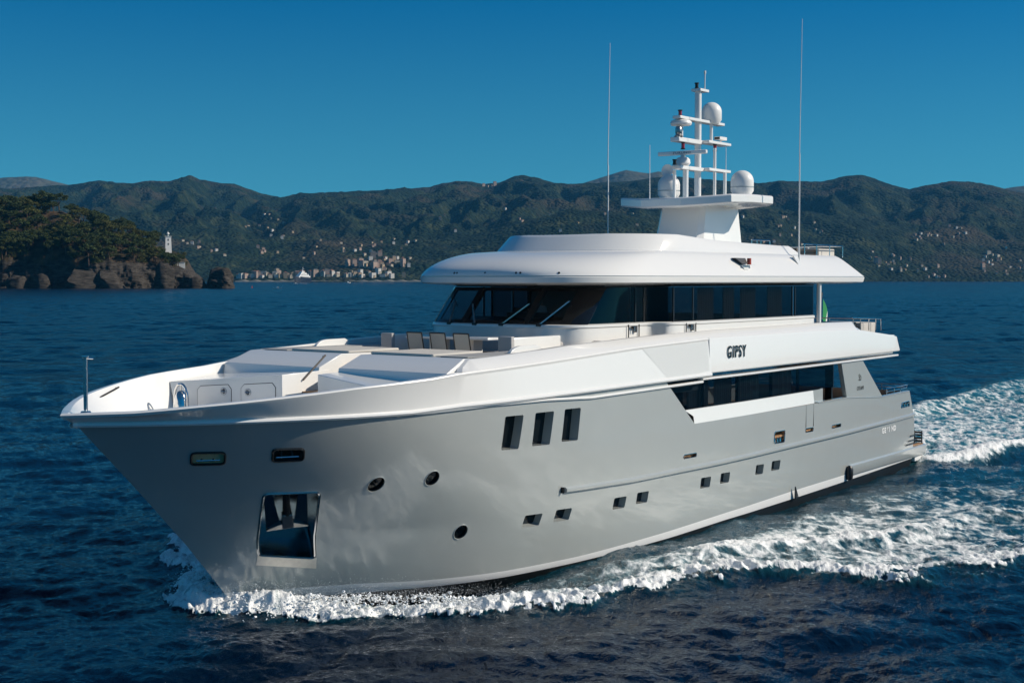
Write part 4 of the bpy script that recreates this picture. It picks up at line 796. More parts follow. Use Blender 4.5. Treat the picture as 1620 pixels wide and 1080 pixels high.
# aft end closed
n_ = len(RR)
mb.build('hardtop', None, yacht, sharp=24, fix=True)
T0 = [(x, y, 8.11) for x, y, z in CR]
def tier(z, inset, front, xa):
    P = sup(20.45 - front, 17.6 - front * .4, 2.96 - inset, 2.3, xa=xa, wa=2.94 - inset); return [(x, y, z) for x, y in P]
def tz(x, q): return 8.10 + q * interp(x, [9, 10.7, 15, 17.5, 19.5, 20.5], [.30, .30, .37, .50, .50, .40])
mb = MB(); rows = []
for q, ins, fr in ((0, -.0, .0), (.05, .0, .0), (.9, .16, .55), (1.0, .20, .64), (1.0, .32, .80), (.2, .34, .86)):
    P = tier(0, ins, fr, 9.45 + .6 * q); rows.append(ring_full([(x, y, tz(x, q) if q < .99 else tz(x, 1)) for x, y, z in P]))
mb.grid(rows, WHITE, close=True); mb.add([(x, y, 8.16) for x, y, z in rows[-1]], [tuple(range(len(rows[-1])))], WHITE_M); mb.build('sun_deck_coaming', None, yacht, sharp=28)
mb = MB(); mb.add([(x, y, 8.105) for x, y, z in ring_full(CR)], [tuple(range(len(ring_full(CR))))], WHITE_M); mb.build('sun_deck', None, yacht, fix=False)
for xx, yy in ((23.555, -.80), (23.56, -.70), (23.58, .29), (23.48, 1.26), (23.45, 1.38), (23.01, 2.33)):
    mb = MB(); mb.lathe([(.032, -.02), (.032, .012), (.018, .02), (0, .02)], (xx - .02, yy * .995, 7.455), BLK, 10, Vector((1, yy * .12, .35)).to_track_quat('Z', 'Y').to_matrix().to_4x4()); mb.build('brow_light', None, yacht)
# side light in its niche, both sides
for s, m_ in ((1, ORANGE), (-1, M_('green_side_lamp', (.01, .25, .06), .2))):
    mb = MB(); y = 3.36
    mb.prism([(14.95, s * (y - .18), 7.94), (14.28, s * (y - .18), 7.94), (14.28, s * (y - .1), 7.76), (14.62, s * (y - .1), 7.76)], (0, s * .14, 0), DARK)
    mb.box((13.95, s * (y - .1) if s > 0 else -(y + .13), 7.715), (14.6, (y + .13) if s > 0 else -(y - .1), 7.735), WHITE); mb.lathe([(0, 0), (.07, 0), (.07, .2), (0, .2)], (14.18, s * (y + .04), 7.737), m_, 14); mb.prism([(14.62, s * (y - .05), 7.71), (14.2, s * (y - .05), 7.71), (14.25, s * (y - .05), 7.58), (14.5, s * (y - .05), 7.58)], (0, s * .10, 0), WHITE); mb.build('side_light', None, yacht)
rail('sun_deck_rail', [(9.1, 2.85, 8.08), (5.75, 2.82, 8.06), (5.7, -2.82, 8.06), (9.1, -2.85, 8.08)], .40, [(9.0, 2.85, 8.08), (8.0, 2.84, 8.08), (6.9, 2.83, 8.07), (5.75, 2.82, 8.06), (5.7, 1.2, 8.06), (5.7, -1.2, 8.06), (5.7, -2.8, 8.06)], mid=0)
mb = MB(); mb.box((5.95, 1.0, 8.06), (7.3, 2.6, 8.36), CUSH); mb.box((7.3, 1.0, 8.06), (8.9, 2.5, 8.34), BRONZE); mb.build('sun_deck_seat', None, yacht, bevel=.03)
rail('upper_aft_rail', [(5.6, 3.15, 5.45), (2.75, 3.08, 5.35), (2.75, -3.08, 5.35), (5.6, -3.15, 5.45)], .44, [(5.5, 3.15, 5.4), (4.8, 3.13, 5.4), (4.0, 3.12, 5.4), (3.3, 3.1, 5.38), (2.75, 3.08, 5.35), (2.75, 1, 5.35), (2.75, -1, 5.35), (2.75, -3.0, 5.35)], mid=0)
mb = MB(); mb.box((2.95, 1.2, 4.83), (4.3, 2.95, 5.68), CUSH); mb.box((4.6, 1.0, 4.83), (7.5, 2.9, 5.72), BRONZE); mb.build('aft_seat', None, yacht, bevel=.04)
for s in (1, -1): mb = MB(); mb.tube([(8.72, s * 3.27, 5.3), (8.72, s * 3.27, 7.15)], .075, WHITE_M, 14); mb.build('roof_pillar', None, yacht)
mb = MB(); mb.tube([(1.9, 0, 5.0), (1.2, 0, 6.75)], .03, DARKWOOD, 8); mb.tube([(2.7, 0, 4.85), (1.86, 0, 5.1)], .03, STEEL, 8); mb.build('ensign_staff', None, yacht)
# deck hook plates and whip aerials
for p, h, s in (((10.35, 3.12, 7.62), 8.15, 1), ((12.1, -3.1, 7.7), 7.75, -1)):
    mb = MB(); mb.prism([(10.1 + (p[0] - 10.35), p[1] + s * .09, 8.06), (10.62 + (p[0] - 10.35), p[1] + s * .09, 8.06), (10.22 + (p[0] - 10.35), p[1] + s * .20, 7.58)], (0, -s * .06, 0), WHITE)
    b0 = (p[0] - .12, p[1] + s * .10, 7.75); mb.tube([b0, add(b0, (0, 0, .6))], .035, WHITE, 10); mb.tube([add(b0, (0, 0, .5)), add(b0, (0, 0, h * .45)), add(b0, (.02, 0, h * .46)), add(b0, (-.10, 0, h))], [.026, .022, .016, .008], ANTENNA, 8); mb.build('whip_aerial', None, yacht)

# ---- radar mast
mast = MB(); bot = [(13.05, .80), (12.75, .98), (9.75, .92), (9.6, .8)]; top = [(12.45, .70), (12.3, .84), (9.95, .80), (9.8, .7)]
def both_y(P, z): return [(x, y, z) for x, y in P] + [(x, -y, z) for x, y in reversed(P)]
rows = []
for q in np.linspace(0, 1, 9):
    e = q ** .75; rows.append([(a[0] * (1 - e) + b[0] * e, a[1] * (1 - e) + b[1] * e, 8.12 + 1.62 * q) for a, b in zip(both_y(bot, 0), both_y(top, 0))])
mast.grid(rows, WHITE, close=True)
mast.hexa([(11.2, -.95, 8.12), (13.0, -.95, 8.12), (13.0, .95, 8.12), (11.2, .95, 8.12)], [(11.5, -.9, 8.3), (12.9, -.9, 8.3), (12.9, .9, 8.3), (11.5, .9, 8.3)], WHITE)
mast_o = mast.build('mast', None, yacht, bevel=.02, sharp=25)
mb = MB(); pl_t = [(13.9, .0, 9.93), (13.8, .75, 9.93), (12.9, 2.10, 10.05), (11.6, 2.22, 10.09), (10.15, 2.22, 10.10), (9.9, 2.05, 10.08), (9.75, .6, 9.98), (9.75, 0, 9.98)]
pt = pl_t + [(x, -y, z) for x, y, z in reversed(pl_t[1:-1])]
def sc2(p, k, dz): return [(11.8 + (x - 11.8) * k, y * k, z + dz) for x, y, z in p]
mb.grid([sc2(pt, .86, -.33), sc2(pt, .97, -.32), sc2(pt, 1.0, -.27), sc2(pt, 1.0, -.05), sc2(pt, .98, -.01)], WHITE, close=True); mb.add(sc2(pt, .86, -.33), [tuple(range(len(pt)))], WHITE); mb.add(sc2(pt, .98, -.01), [tuple(range(len(pt)))], WHITE)
mb.build('mast_platform', None, mast_o, bevel=.01, sharp=20)
def radome(c, r, h, band=True):
    mb = MB(); prof = [(0, 0), (r * .75, 0), (r * .80, .03), (r, .14 * h / .8), (r, h * .55)] + [(r * math.cos(t_), h * .55 + (h * .45) * math.sin(t_)) for t_ in np.linspace(.12, math.pi / 2, 9)]
    mb.lathe(prof[:-1] + [(0.0, h)], c, WHITE_M, 28)
    if band: mb.lathe([(r + .004, h * .30), (r + .006, h * .31), (r + .006, h * .34), (r + .004, h * .35)], c, GREY, 28)
    return mb.build('satellite_dome', None, mast_o)
radome((10.85, 1.42, 10.10), .385, .84); radome((10.85, -1.42, 10.08), .385, .84); radome((10.55, .08, 12.60), .345, .74, False)
def post_(name, p, q, r): mb = MB(); mb.tube([p, q], r, WHITE, 12); return mb.build(name, None, mast_o)
mb = MB(); mb.tube([(11.35, 0, 9.9), (11.35, 0, 13.62)], .115, WHITE, 16); mb.box((10.95, -.16, 13.62), (11.55, .20, 13.71), WHITE); mb.tube([(11.0, .06, 13.7), (11.0, .06, 14.28)], .022, WHITE, 8); mb.lathe([(.03, 0), (.04, .03), (.04, .12), (0, .13)], (11.0, .06, 14.24), WHITE, 10); mb.build('mast_pole', None, mast_o, bevel=.01)
post_('mast_post', (12.35, .1, 9.9), (12.35, .1, 10.95), .10); post_('mast_post', (10.75, .32, 9.9), (10.75, .32, 11.75), .055); post_('mast_post', (10.2, .42, 9.95), (10.2, .42, 10.95), .06); post_('mast_post', (12.75, -.1, 9.9), (12.75, -.1, 10.9), .06)
def arm(lo, hi): mb = MB(); mb.box(lo, hi, WHITE); return mb.build('mast_arm', None, mast_o, bevel=.02)
arm((11.3, -.12, 10.92), (12.9, .22, 11.05)); arm((9.75, .1, 10.95), (11.3, .42, 11.05)); arm((11.3, -.18, 11.83), (12.9, .16, 11.98)); arm((9.7, -.06, 11.88), (11.3, .40, 11.98)); arm((9.8, -.1, 12.58), (12.9, .2, 12.68))
mb = MB(); mb.lathe([(0, 0), (.33, .02), (.36, .08), (.34, .15), (.28, .19), (0, .20)], (12.5, 0, 12.37), WHITE_M, 28); mb.tube([(12.45, 0, 11.95), (12.45, 0, 12.38)], .045, WHITE, 10); mb.build('radar_dome', None, mast_o)
mb = MB(); mb.tube([(10.6, .10, 11.95), (10.6, .10, 12.61)], .055, WHITE, 10); mb.build('dome_post', None, mast_o)
def nav(p, m_, h=.17, flip=False):
    mb = MB(); z = -1 if flip else 1; mb.lathe([(0, 0), (.075, 0), (.075, z * .035), (.055, z * .04)], p, BLK, 14); mb.lathe([(.058, z * .04), (.058, z * h)], p, m_, 14); mb.lathe([(.06, z * h), (.078, z * (h + .01)), (.078, z * (h + .04)), (0, z * (h + .04))], p, BLK, 14); return mb.build('navigation_light', None, mast_o)
nav((12.6, .02, 12.68), RED); nav((10.6, .25, 12.68), RED); nav((12.45, .05, 11.84), RED, .20, True); nav((10.7, .30, 11.88), RED, .20, True); nav((11.45, .0, 13.71), BLK, .16); nav((13.0, .05, 11.05), BLK, .14)
mb = MB(); mb.lathe([(0, 0), (.14, 0), (.15, .03), (.11, .06), (.09, .10), (.11, .14), (.11, .30), (.07, .36), (0, .37)], (12.75, .05, 11.98), STEEL_R, 16); mb.build('searchlight', None, mast_o)
mb = MB(); mb.box((9.95, .12, 12.06), (10.45, .36, 12.17), WHITE_M); mb.tube([(10.2, .25, 11.95), (10.2, .25, 12.08)], .03, WHITE, 8); mb.box((10.44, .14, 12.075), (10.455, .34, 12.155), BLK); mb.build('floodlight', None, mast_o, bevel=.012)
mb = MB(); mb.box((12.33, -.92, 11.42), (12.47, .92, 11.55), WHITE); rs = mb.build('radar_scanner', None, mast_o, bevel=.03)
mb = MB(); mb.lathe([(0, 0), (.20, .01), (.25, .08), (.24, .2), (.17, .27), (.08, .29), (.08, .37), (0, .38)], (12.4, .02, 11.06), WHITE_M, 20); mb.build('radar_gearbox', None, mast_o)
Mt = Matrix.Translation((12.472, 0.02, 11.485)) @ Matrix(((0, 0, 1, 0), (1, 0, 0, 0), (0, 1, 0, 0), (0, 0, 0, 1)))
text_obj('radar_lettering', 'FURUNO', .10, Mt, LETTER_B, rs, .002, 1.15, 1.5)
mb = MB(); Mx = Vector((1, .1, .1)).to_track_quat('Z', 'Y').to_matrix().to_4x4(); mb.lathe([(0, 0), (.06, 0), (.07, .15), (.12, .27), (.20, .36), (.21, .37), (.18, .36), (.06, .22), (0, .2)], (12.75, -.2, 10.83), WHITE_M, 20, Mx); mb.build('horn', None, mast_o)
for p, h in (((14.0, -.3, 9.9), 1.75), ((9.9, .3, 10.0), 1.95)): mb = MB(); mb.tube([p, add(p, (0, 0, h * .3)), add(p, (0, 0, h))], [.022, .014, .008], ANTENNA, 6); mb.build('thin_aerial', None, mast_o)
rail('mast_foot_rail', [(9.3, 1.0, 8.4), (7.9, 1.0, 8.4)], .25, [(9.3, 1.0, 8.4), (8.9, 1.0, 8.4), (8.6, 1.0, 8.4), (7.9, 1.0, 8.4)], mid=0)

# ---- lettering
def side_M(x, z, y):  # text on the port side reads from bow to stern
    t_ = Vector((-1, (ysheer(x - .5) - ysheer(x + .5)), 0)).normalized(); u = Vector((0, 0, 1)); n = t_.cross(u)
    return Matrix.Translation((x, y, z)) @ Matrix(((t_.x, u.x, n.x, 0), (t_.y, u.y, n.y, 0), (t_.z, u.z, n.z, 0), (0, 0, 0, 1)))
text_obj('yacht_name', 'GIPSY', .50, side_M(16.15, 5.13, ysheer(16.2) + .052), LETTER, yacht, .008, 1.32, .74, .006)
text_obj('builder_name', 'OTAM', .20, side_M(6.2, 3.42, hb(6.2, 3.4) + .004), LETTER_D, yacht, .002, 1.0, 1.15)
text_obj('builder_emblem', 'Sↄ', .34, side_M(6.25, 3.80, hb(6.2, 3.8) + .006), LETTER_D, yacht, .002, .8, .85)
text_obj('registration', 'GE 61 ND', .27, side_M(3.15, 1.68, hb(3.15, 1.68) + .008), LETTER_W, yacht, .003, 1.1, 1.2, .008)
# person at the helm, flag, chairs: things of their own
def to_world(p): return yacht_mw @ Vector(p)
yacht_mw = Matrix.Translation((SHIP_O[0], SHIP_O[1], 0)) @ Matrix.Rotation(math.atan2(FWD[1], FWD[0]), 4, 'Z'); YRZ = math.atan2(FWD[1], FWD[0])
def chair(y, label):
    c_ = empty('deck_chair', tuple(to_world((25.55, y, 4.80))), YRZ); tag(c_, label, 'chair', 'sling chairs at the foredeck table')
    mb = MB()
    for s in (-1, 1):
        yy = s * .25; mb.tube([(.16, yy, 0), (.02, yy, .55), (.14, yy, 1.10)], .017, BLK, 8); mb.tube([(-.52, yy, 0), (-.40, yy, .44), (-.02, yy, .58), (.04, yy, .56)], .017, BLK, 8); mb.tube([(.05, yy, .46), (-.42, yy, .47)], .017, BLK, 8)
    mb.tube([(.14, -.25, 1.10), (.14, .25, 1.10)], .017, BLK, 8); mb.tube([(.04, -.25, .54), (.04, .25, .54)], .015, BLK, 8); mb.tube([(-.42, -.25, .47), (-.42, .25, .47)], .015, BLK, 8); mb.build('frame', None, c_)
    mb = MB(); mb.grid([[(.03 + .11 * q + .0, yy, .56 + .53 * q) for yy in (-.24, 0, .24)] for q in np.linspace(0, 1, 6)], SLING); mb.build('backrest', None, c_)
    mb = MB(); mb.grid([[(.03 - .45 * q, yy, .475 - .02 * math.sin(math.pi * q)) for yy in (-.24, 0, .24)] for q in np.linspace(0, 1, 6)], SLING); mb.build('seat', None, c_); return c_
chair(-.42, 'beige sling chair with dark frame, farthest from the windowed side wall, at the foredeck table'); chair(.36, 'beige sling chair with dark frame, middle of the three at the foredeck table'); chair(1.14, 'beige sling chair with dark frame, nearest the white settee end at the foredeck table')
def flag():
    f = MB(); g = []
    for i in range(25):
        u = i / 24; r = []
        for j in range(13):
            v = j / 12; r.append((1.30 - .1 + .40 * (1 - v) * 0 - u * .95 - .28 * v * 0 + .4 * (v) * -.0 + (1 - v) * -.10, .10 * math.sin(u * 7 + v * 1.5) * (.3 + u), 6.50 - v * .80 - u * 1.45 + .03 * math.sin(u * 9)))
        g.append(r)
    cols = [M_('flag_green', (.01, .24, .07), .8), M_('flag_white', (.72, .72, .70), .8), M_('flag_red', (.5, .02, .025), .8)]
    for i in range(24): f.grid([g[i], g[i + 1]], cols[min(2, i // 8)])
    o = f.build('ensign_flag', None, None, fix=False); o.matrix_world = yacht_mw; tag(o, 'green, white and red striped flag flying from the staff at the stern', 'flag')
flag()
def person():
    J = {'hip': (0, 0, .95), 'waist': (.02, 0, 1.1), 'chest': (.03, 0, 1.33), 'neck': (.02, 0, 1.50), 'jaw': (.05, 0, 1.59), 'head': (.045, 0, 1.68), 'top': (.03, 0, 1.76)}
    E = [('hip', 'waist'), ('waist', 'chest'), ('chest', 'neck'), ('neck', 'jaw'), ('jaw', 'head'), ('head', 'top')]; rad = {'hip': .155, 'waist': .15, 'chest': .165, 'neck': .062, 'jaw': .080, 'head': .10, 'top': .07}
    for s, n in ((1, 'l'), (-1, 'r')):
        for k, p, r in (('sh', (.02, s * .19, 1.42), .07), ('el', (.10, s * .27, 1.16), .05), ('wr', (.34, s * .22, 1.08), .032), ('hd', (.42, s * .20, 1.09), .038), ('th', (0, s * .10, .90), .10), ('kn', (.02, s * .12, .50), .065), ('an', (-.02, s * .13, .08), .042), ('ft', (.16, s * .15, .035), .035)): J[k + n] = p; rad[k + n] = r
        E += [('chest', 'sh' + n), ('sh' + n, 'el' + n), ('el' + n, 'wr' + n), ('wr' + n, 'hd' + n), ('hip', 'th' + n), ('th' + n, 'kn' + n), ('kn' + n, 'an' + n), ('an' + n, 'ft' + n)]
        for k in range(4): q = f'f{k}{n}'; J[q] = (.49 - .008 * abs(k - 1), s * (.165 + .022 * k), 1.085); J[q + 't'] = (.52 - .008 * abs(k - 1), s * (.165 + .022 * k), 1.045); rad[q] = .010; rad[q + 't'] = .009; E += [('hd' + n, q), (q, q + 't')]
        J['tb' + n] = (.44, s * .145, 1.11); rad['tb' + n] = .011; E.append(('hd' + n, 'tb' + n))
    ks = list(J); me = bpy.data.meshes.new('person'); me.from_pydata([J[k] for k in ks], [(ks.index(a), ks.index(b)) for a, b in E], []); o = link(bpy.data.objects.new('person', me))
    sk = o.modifiers.new('skin', 'SKIN'); sd = o.modifiers.new('sub', 'SUBSURF'); sd.levels = 1; sd.render_levels = 1
    for i, k in enumerate(ks): me.skin_vertices[0].data[i].radius = (rad[k], rad[k]); me.skin_vertices[0].data[i].use_root = (k == 'hip')
    dg = bpy.context.evaluated_depsgraph_get(); m2 = bpy.data.meshes.new_from_object(o.evaluated_get(dg)); o.modifiers.clear(); o.data = m2
    sk_m = M_('skin', (.42, .26, .18), .5); sh = M_('white_shirt', (.75, .75, .74), .8); tr = M_('navy_trousers', (.02, .025, .05), .8); m2.materials.clear()
    for q in (sk_m, sh, tr): m2.materials.append(q)
    for p in m2.polygons: c_ = p.center; p.material_index = 2 if c_.z < 1.0 and c_.x < .2 else 1 if (c_.z < 1.5 and not (c_.x > .15)) else 0
    m2.shade_smooth(); o.matrix_world = yacht_mw @ Matrix.Translation((20.75, .15, 5.34)) @ Matrix.Diagonal((.80, .80, .80, 1)); tag(o, 'person in a white shirt standing behind the windscreen at the helm', 'person')
    mb = MB(); mb.lathe([(.098, -.03), (.11, .03), (.10, .08), (.06, .125), (0, .135)], (.02, 0, 1.66), M_('dark_hair', (.03, .02, .015), .7), 16); h = mb.build('hair', None, o)
    mb = MB()
    for s in (-1, 1): mb.lathe([(0, 0), (.014, 0), (.014, .006), (0, .008)], (.137, s * .035, 1.685), BLK, 8, Matrix.Rotation(R(90), 4, 'Y')); mb.box((.0, s * .098 - .012, 1.65), (.04, s * .098 + .012, 1.71), sk_m)
    mb.prism([(.13, -.012, 1.65), (.13, .012, 1.65), (.142, 0, 1.68)], (.024, 0, -.008), sk_m); mb.box((.125, -.03, 1.612), (.139, .03, 1.62), RED); mb.build('face', None, o)
person()

# ------------------------------------------------------------------ coast behind: hills, town, headland
PXF = 2250.0; HY = 441.0
def terrain_mat(name, cols, s1, s2, bump, brown=None):
    m = bpy.data.materials.new(name); m.use_nodes = True; t = m.node_tree; N = t.nodes; Lk = t.links.new; b = N['Principled BSDF']; b.inputs['Roughness'].default_value = .95; b.inputs['Specular IOR Level'].default_value = .1
    g = N.new('ShaderNodeNewGeometry'); n1 = N.new('ShaderNodeTexNoise'); n1.inputs['Scale'].default_value = s1; n1.inputs['Detail'].default_value = 7; n1.inputs['Roughness'].default_value = .65; n2 = N.new('ShaderNodeTexNoise'); n2.inputs['Scale'].default_value = s2; n2.inputs['Detail'].default_value = 5
    Lk(g.outputs['Position'], n1.inputs['Vector']); Lk(g.outputs['Position'], n2.inputs['Vector'])
    cr = N.new('ShaderNodeValToRGB'); cr.color_ramp.elements[0].position = .3; cr.color_ramp.elements[0].color = (*cols[0], 1); cr.color_ramp.elements[1].position = .72; cr.color_ramp.elements[1].color = (*cols[1], 1)
    e = cr.color_ramp.elements.new(.52); e.color = (*cols[2], 1); Lk(n1.outputs[0], cr.inputs[0]); last = cr.outputs[0]
    if brown:
        mx = N.new('ShaderNodeMixRGB'); mx.inputs[2].default_value = (*brown, 1); rp = N.new('ShaderNodeMapRange'); rp.inputs['From Min'].default_value = .52; rp.inputs['From Max'].default_value = .70; Lk(n2.outputs[0], rp.inputs['Value']); Lk(rp.outputs[0], mx.inputs[0]); Lk(last, mx.inputs[1]); last = mx.outputs[0]
    Lk(last, b.inputs['Base Color'])
    v = N.new('ShaderNodeTexVoronoi'); v.inputs['Scale'].default_value = bump[0]; Lk(g.outputs['Position'], v.inputs['Vector']); bp = N.new('ShaderNodeBump'); bp.inputs['Strength'].default_value = bump[1]; bp.inputs['Distance'].default_value = bump[2]; bp.invert = True; Lk(v.outputs[0], bp.inputs['Height']); Lk(bp.outputs[0], b.inputs['Normal'])
    return m
RU = np.array([(-900, 330), (-500, 300), (-200, 310), (0, 300), (110, 293), (135, 290), (160, 287), (185, 290), (215, 291), (240, 287), (270, 287), (290, 281), (303, 278), (318, 284), (350, 290), (372, 292), (395, 300), (420, 308), (445, 313), (462, 309), (490, 307), (520, 306), (555, 304), (590, 303), (620, 301), (650, 299), (680, 297), (700, 291), (720, 288), (745, 288), (765, 292), (790, 290), (815, 280), (830, 279), (850, 283), (875, 290), (900, 292), (930, 291), (960, 289), (1000, 287), (1040, 281), (1060, 280), (1100, 283), (1150, 287), (1200, 291), (1230, 286), (1260, 288), (1300, 288), (1330, 280), (1360, 277), (1385, 284), (1410, 294), (1437, 300), (1470, 293), (1500, 287), (1530, 288), (1560, 293), (1590, 300), (1620, 308), (1750, 320), (2000, 300), (2600, 330)])
YR = 6200.0
def shore(u): return np.interp(u, [-900, 372, 700, 1200, 1400, 2600], [3300, 3300, 3350, 3700, 4000, 4100])
FR = [(3950, 420, [(360, 441), (400, 425), (440, 412), (480, 418), (520, 408), (560, 402), (600, 396), (640, 404), (700, 392), (760, 372), (820, 352), (900, 330), (980, 335), (1060, 350), (1120, 375), (1180, 400), (1240, 420), (1290, 441)]),
      (4700, 520, [(1080, 441), (1130, 390), (1200, 352), (1280, 340), (1350, 348), (1391, 362), (1431, 380), (1464, 398), (1497, 421), (1512, 441)]),
      (5000, 560, [(1498, 441), (1513, 421), (1533, 411), (1554, 392), (1574, 372), (1605, 358), (1640, 352), (1750, 340), (2000, 330), (2600, 340)]),
      (4700, 420, [(-300, 441), (-100, 400), (60, 360), (150, 345), (230, 352), (300, 372), (350, 395), (400, 418), (430, 441)]),
      (5200, 380, [(330, 441), (380, 380), (440, 352), (500, 346), (560, 352), (640, 362), (700, 385), (750, 441)])]
def terr(u, Y):
    u = np.asarray(u, float); Y = np.asarray(Y, float); X = (u - 810) / PXF * Y; S = shore(u); wob = 90 * fbm(X / 260, Y / 900, 3, 200)
    t = np.clip((Y - S - wob * .6) / (YR - S), -.05, 1.6); Rh = (HY - np.interp(u, RU[:, 0], RU[:, 1])) / PXF * YR + 7.3
    wx = X + 260 * fbm(X / 900, Y / 1500, 3, 210); rd = fbm(wx / 620 + .12 * Y / 620, Y / 2400, 4, 220, .55, True)
    A = np.clip(4 * t * (1 - t), 0, 1); p = np.where(t < 1, np.sign(t) * np.abs(t) ** .85, 1 - (t - 1) * .8); h = Rh * p * (1 - .85 * A * (1 - np.clip(rd * 1.2 + .28, 0, 1))) + 105 * (fbm(wx / 260 + 5, Y / 600, 4, 260, .5, True) - .42) * np.clip(4 * t * (1 - t), 0, 1)
    for Yf, wd, P in FR:
        P = np.array(P); hf = (HY - np.interp(u, P[:, 0], P[:, 1], left=441, right=441)) / PXF * Yf + 4; q = np.clip(1 - np.abs(Y - Yf - wob) / (wd * np.where(Y < Yf, 1.5, 1)), 0, 1); q = q * q * (3 - 2 * q)
        hf = hf * q * (1 - .35 * (1 - q) * (1 - np.clip(rd + .3, 0, 1)) * 2); h = np.maximum(h, hf) + 12 * np.exp(-((h - hf) / 25) ** 2) * (hf > 10)
    fine = 10 * fbm(X / 70, Y / 70, 3, 240) + 4.5 * fbm(X / 22, Y / 22, 2, 250)
    return h + fine * np.clip(h / 40, 0, 1) * np.where(t > .97, .55, 1)
def fan_mesh(name, us, Ys, hf, mat, label, kind='structure'):
    U, Yg = np.meshgrid(us, Ys, indexing='ij'); Z = hf(U, Yg); X = (U - 810) / PXF * Yg; co = np.stack([X, Yg, Z], -1).reshape(-1, 3).astype(np.float32); nu, ny = U.shape
    i = np.arange(nu - 1)[:, None] * ny; j = np.arange(ny - 1)[None]; q = np.stack([i + j, i + ny + j, i + ny + j + 1, i + j + 1], -1).reshape(-1, 4)
    me = bpy.data.meshes.new(name); me.vertices.add(len(co)); me.vertices.foreach_set('co', co.ravel()); me.loops.add(q.size); me.loops.foreach_set('vertex_index', q.ravel().astype(np.int32)); me.polygons.add(len(q)); me.polygons.foreach_set('loop_start', (np.arange(len(q)) * 4).astype(np.int32)); me.update(calc_edges=True); me.validate(); me.shade_smooth(); me.materials.append(mat)
    o = link(bpy.data.objects.new(name, me)); tag(o, label, None, kind=kind); return o
FOREST = terrain_mat('forested_hill', ((.003, .009, .007), (.050, .058, .026), (.013, .024, .013)), .012, .0035, (.085, 1.0, 9.0), (.048, .040, .026))
FARHILL = terrain_mat('bare_far_hill', ((.05, .055, .04), (.13, .11, .08), (.08, .08, .055)), .004, .0015, (.02, 1, 12))
ys = np.concatenate([np.linspace(3180, 5600, 120), np.linspace(5625, 6500, 60), np.linspace(6550, 7600, 10)])
fan_mesh('hills', np.arange(-800, 2500, 2.6), ys, lambda u, Y: np.where(Y < shore(u) - 150, -6, terr(u, Y)), FOREST, 'wooded green coastal hills behind the sea')
FU = np.array([(-900, 300), (-300, 285), (0, 283), (20, 281), (45, 280), (60, 281), (75, 284), (90, 288), (112, 294), (150, 310), (500, 330), (880, 300), (925, 290), (942, 285), (960, 279), (975, 274), (990, 270), (1010, 273), (1025, 275), (1040, 272), (1050, 274), (1062, 281), (1100, 300), (1500, 320), (1580, 300), (1600, 297), (1630, 294), (1700, 290), (2500, 310)])
def farh(u, Y):
    t = 1 - np.abs(Y - 9600) / 1500; X = (u - 810) / PXF * Y; h = ((HY - np.interp(u, FU[:, 0], FU[:, 1])) / PXF * 9600 + 7.3); return h * np.clip(t, 0, 1) ** .9 * (1 - .35 * (1 - t) * (1 - fbm(X / 700, Y / 1500, 3, 300, .5, True))) + 9 * fbm(X / 180, Y / 180, 3, 310) * t
fan_mesh('far_hills', np.arange(-800, 2500, 5), np.linspace(8150, 11050, 41), farh, FARHILL, 'hazy bluish mountain range far behind the wooded hills')

# houses
def house_mesh(w_, d_, h_, wall, roof, floors, flat=False):
    mb = MB(); mb.box((-w_ / 2, -d_ / 2, -6), (w_ / 2, d_ / 2, h_), wall); r = min(w_, d_) * .22; e = .5
    if flat: mb.box((-w_ / 2 - .2, -d_ / 2 - .2, h_), (w_ / 2 + .2, d_ / 2 + .2, h_ + .7), wall)
    else:
        b = [(-w_ / 2 - e, -d_ / 2 - e, h_), (w_ / 2 + e, -d_ / 2 - e, h_), (w_ / 2 + e, d_ / 2 + e, h_), (-w_ / 2 - e, d_ / 2 + e, h_)]; k = max(0, w_ / 2 - d_ / 2) + .2
        mb.add(b + [(-k, 0, h_ + r), (k, 0, h_ + r)], [(0, 1, 5, 4), (2, 3, 4, 5), (1, 2, 5), (3, 0, 4), (3, 2, 1, 0)], roof)
    fh = h_ / floors; n = max(2, int(w_ / 3.2))
    for f in range(floors):
        for k in range(n):
            x = -w_ / 2 + (k + .5) * w_ / n; z = f * fh + fh * .35; mb.box((x - .55, -d_ / 2 - .06, z), (x + .55, -d_ / 2 + .01, z + fh * .45), WINM)
        for k in range(max(1, int(d_ / 3.5))):
            y = -d_ / 2 + (k + .5) * d_ / max(1, int(d_ / 3.5)); z = f * fh + fh * .35; mb.box((w_ / 2 - .01, y - .5, z), (w_ / 2 + .06, y + .5, z + fh * .45), WINM)
    return mb
WINM = M_('shutter_dark', (.06, .07, .06), .5); WALLS = [M_('wall_cream', (.44, .39, .30), .8, noise=(.3, .08)), M_('wall_white', (.55, .53, .49), .8, noise=(.3, .06)), M_('wall_ochre', (.40, .30, .19), .8, noise=(.3, .1)), M_('wall_pink', (.40, .29, .23), .8, noise=(.3, .1))]; ROOFS = [M_('roof_terracotta', (.22, .10, .06), .85, noise=(1, .2)), M_('roof_slate', (.14, .13, .12), .8, noise=(1, .2))]
HP = []
for k in range(16):
    wl = WALLS[k % 4]; big = k >= 8; fl = (3 + k % 4) if big else (2 + k % 2); w_ = RNG.uniform(10, 19) if big else RNG.uniform(6, 10.5); d_ = RNG.uniform(8, 12) if big else RNG.uniform(6, 9)
    o = house_mesh(w_, d_, fl * 3.1, wl, ROOFS[k % 3 == 2], fl, flat=(k % 4 == 1 and big)).build('house', None, None, weld=False, fix=False, smooth=False); HP.append(o.data); bpy.data.objects.remove(o)
YY = np.linspace(3320, 6600, 700)
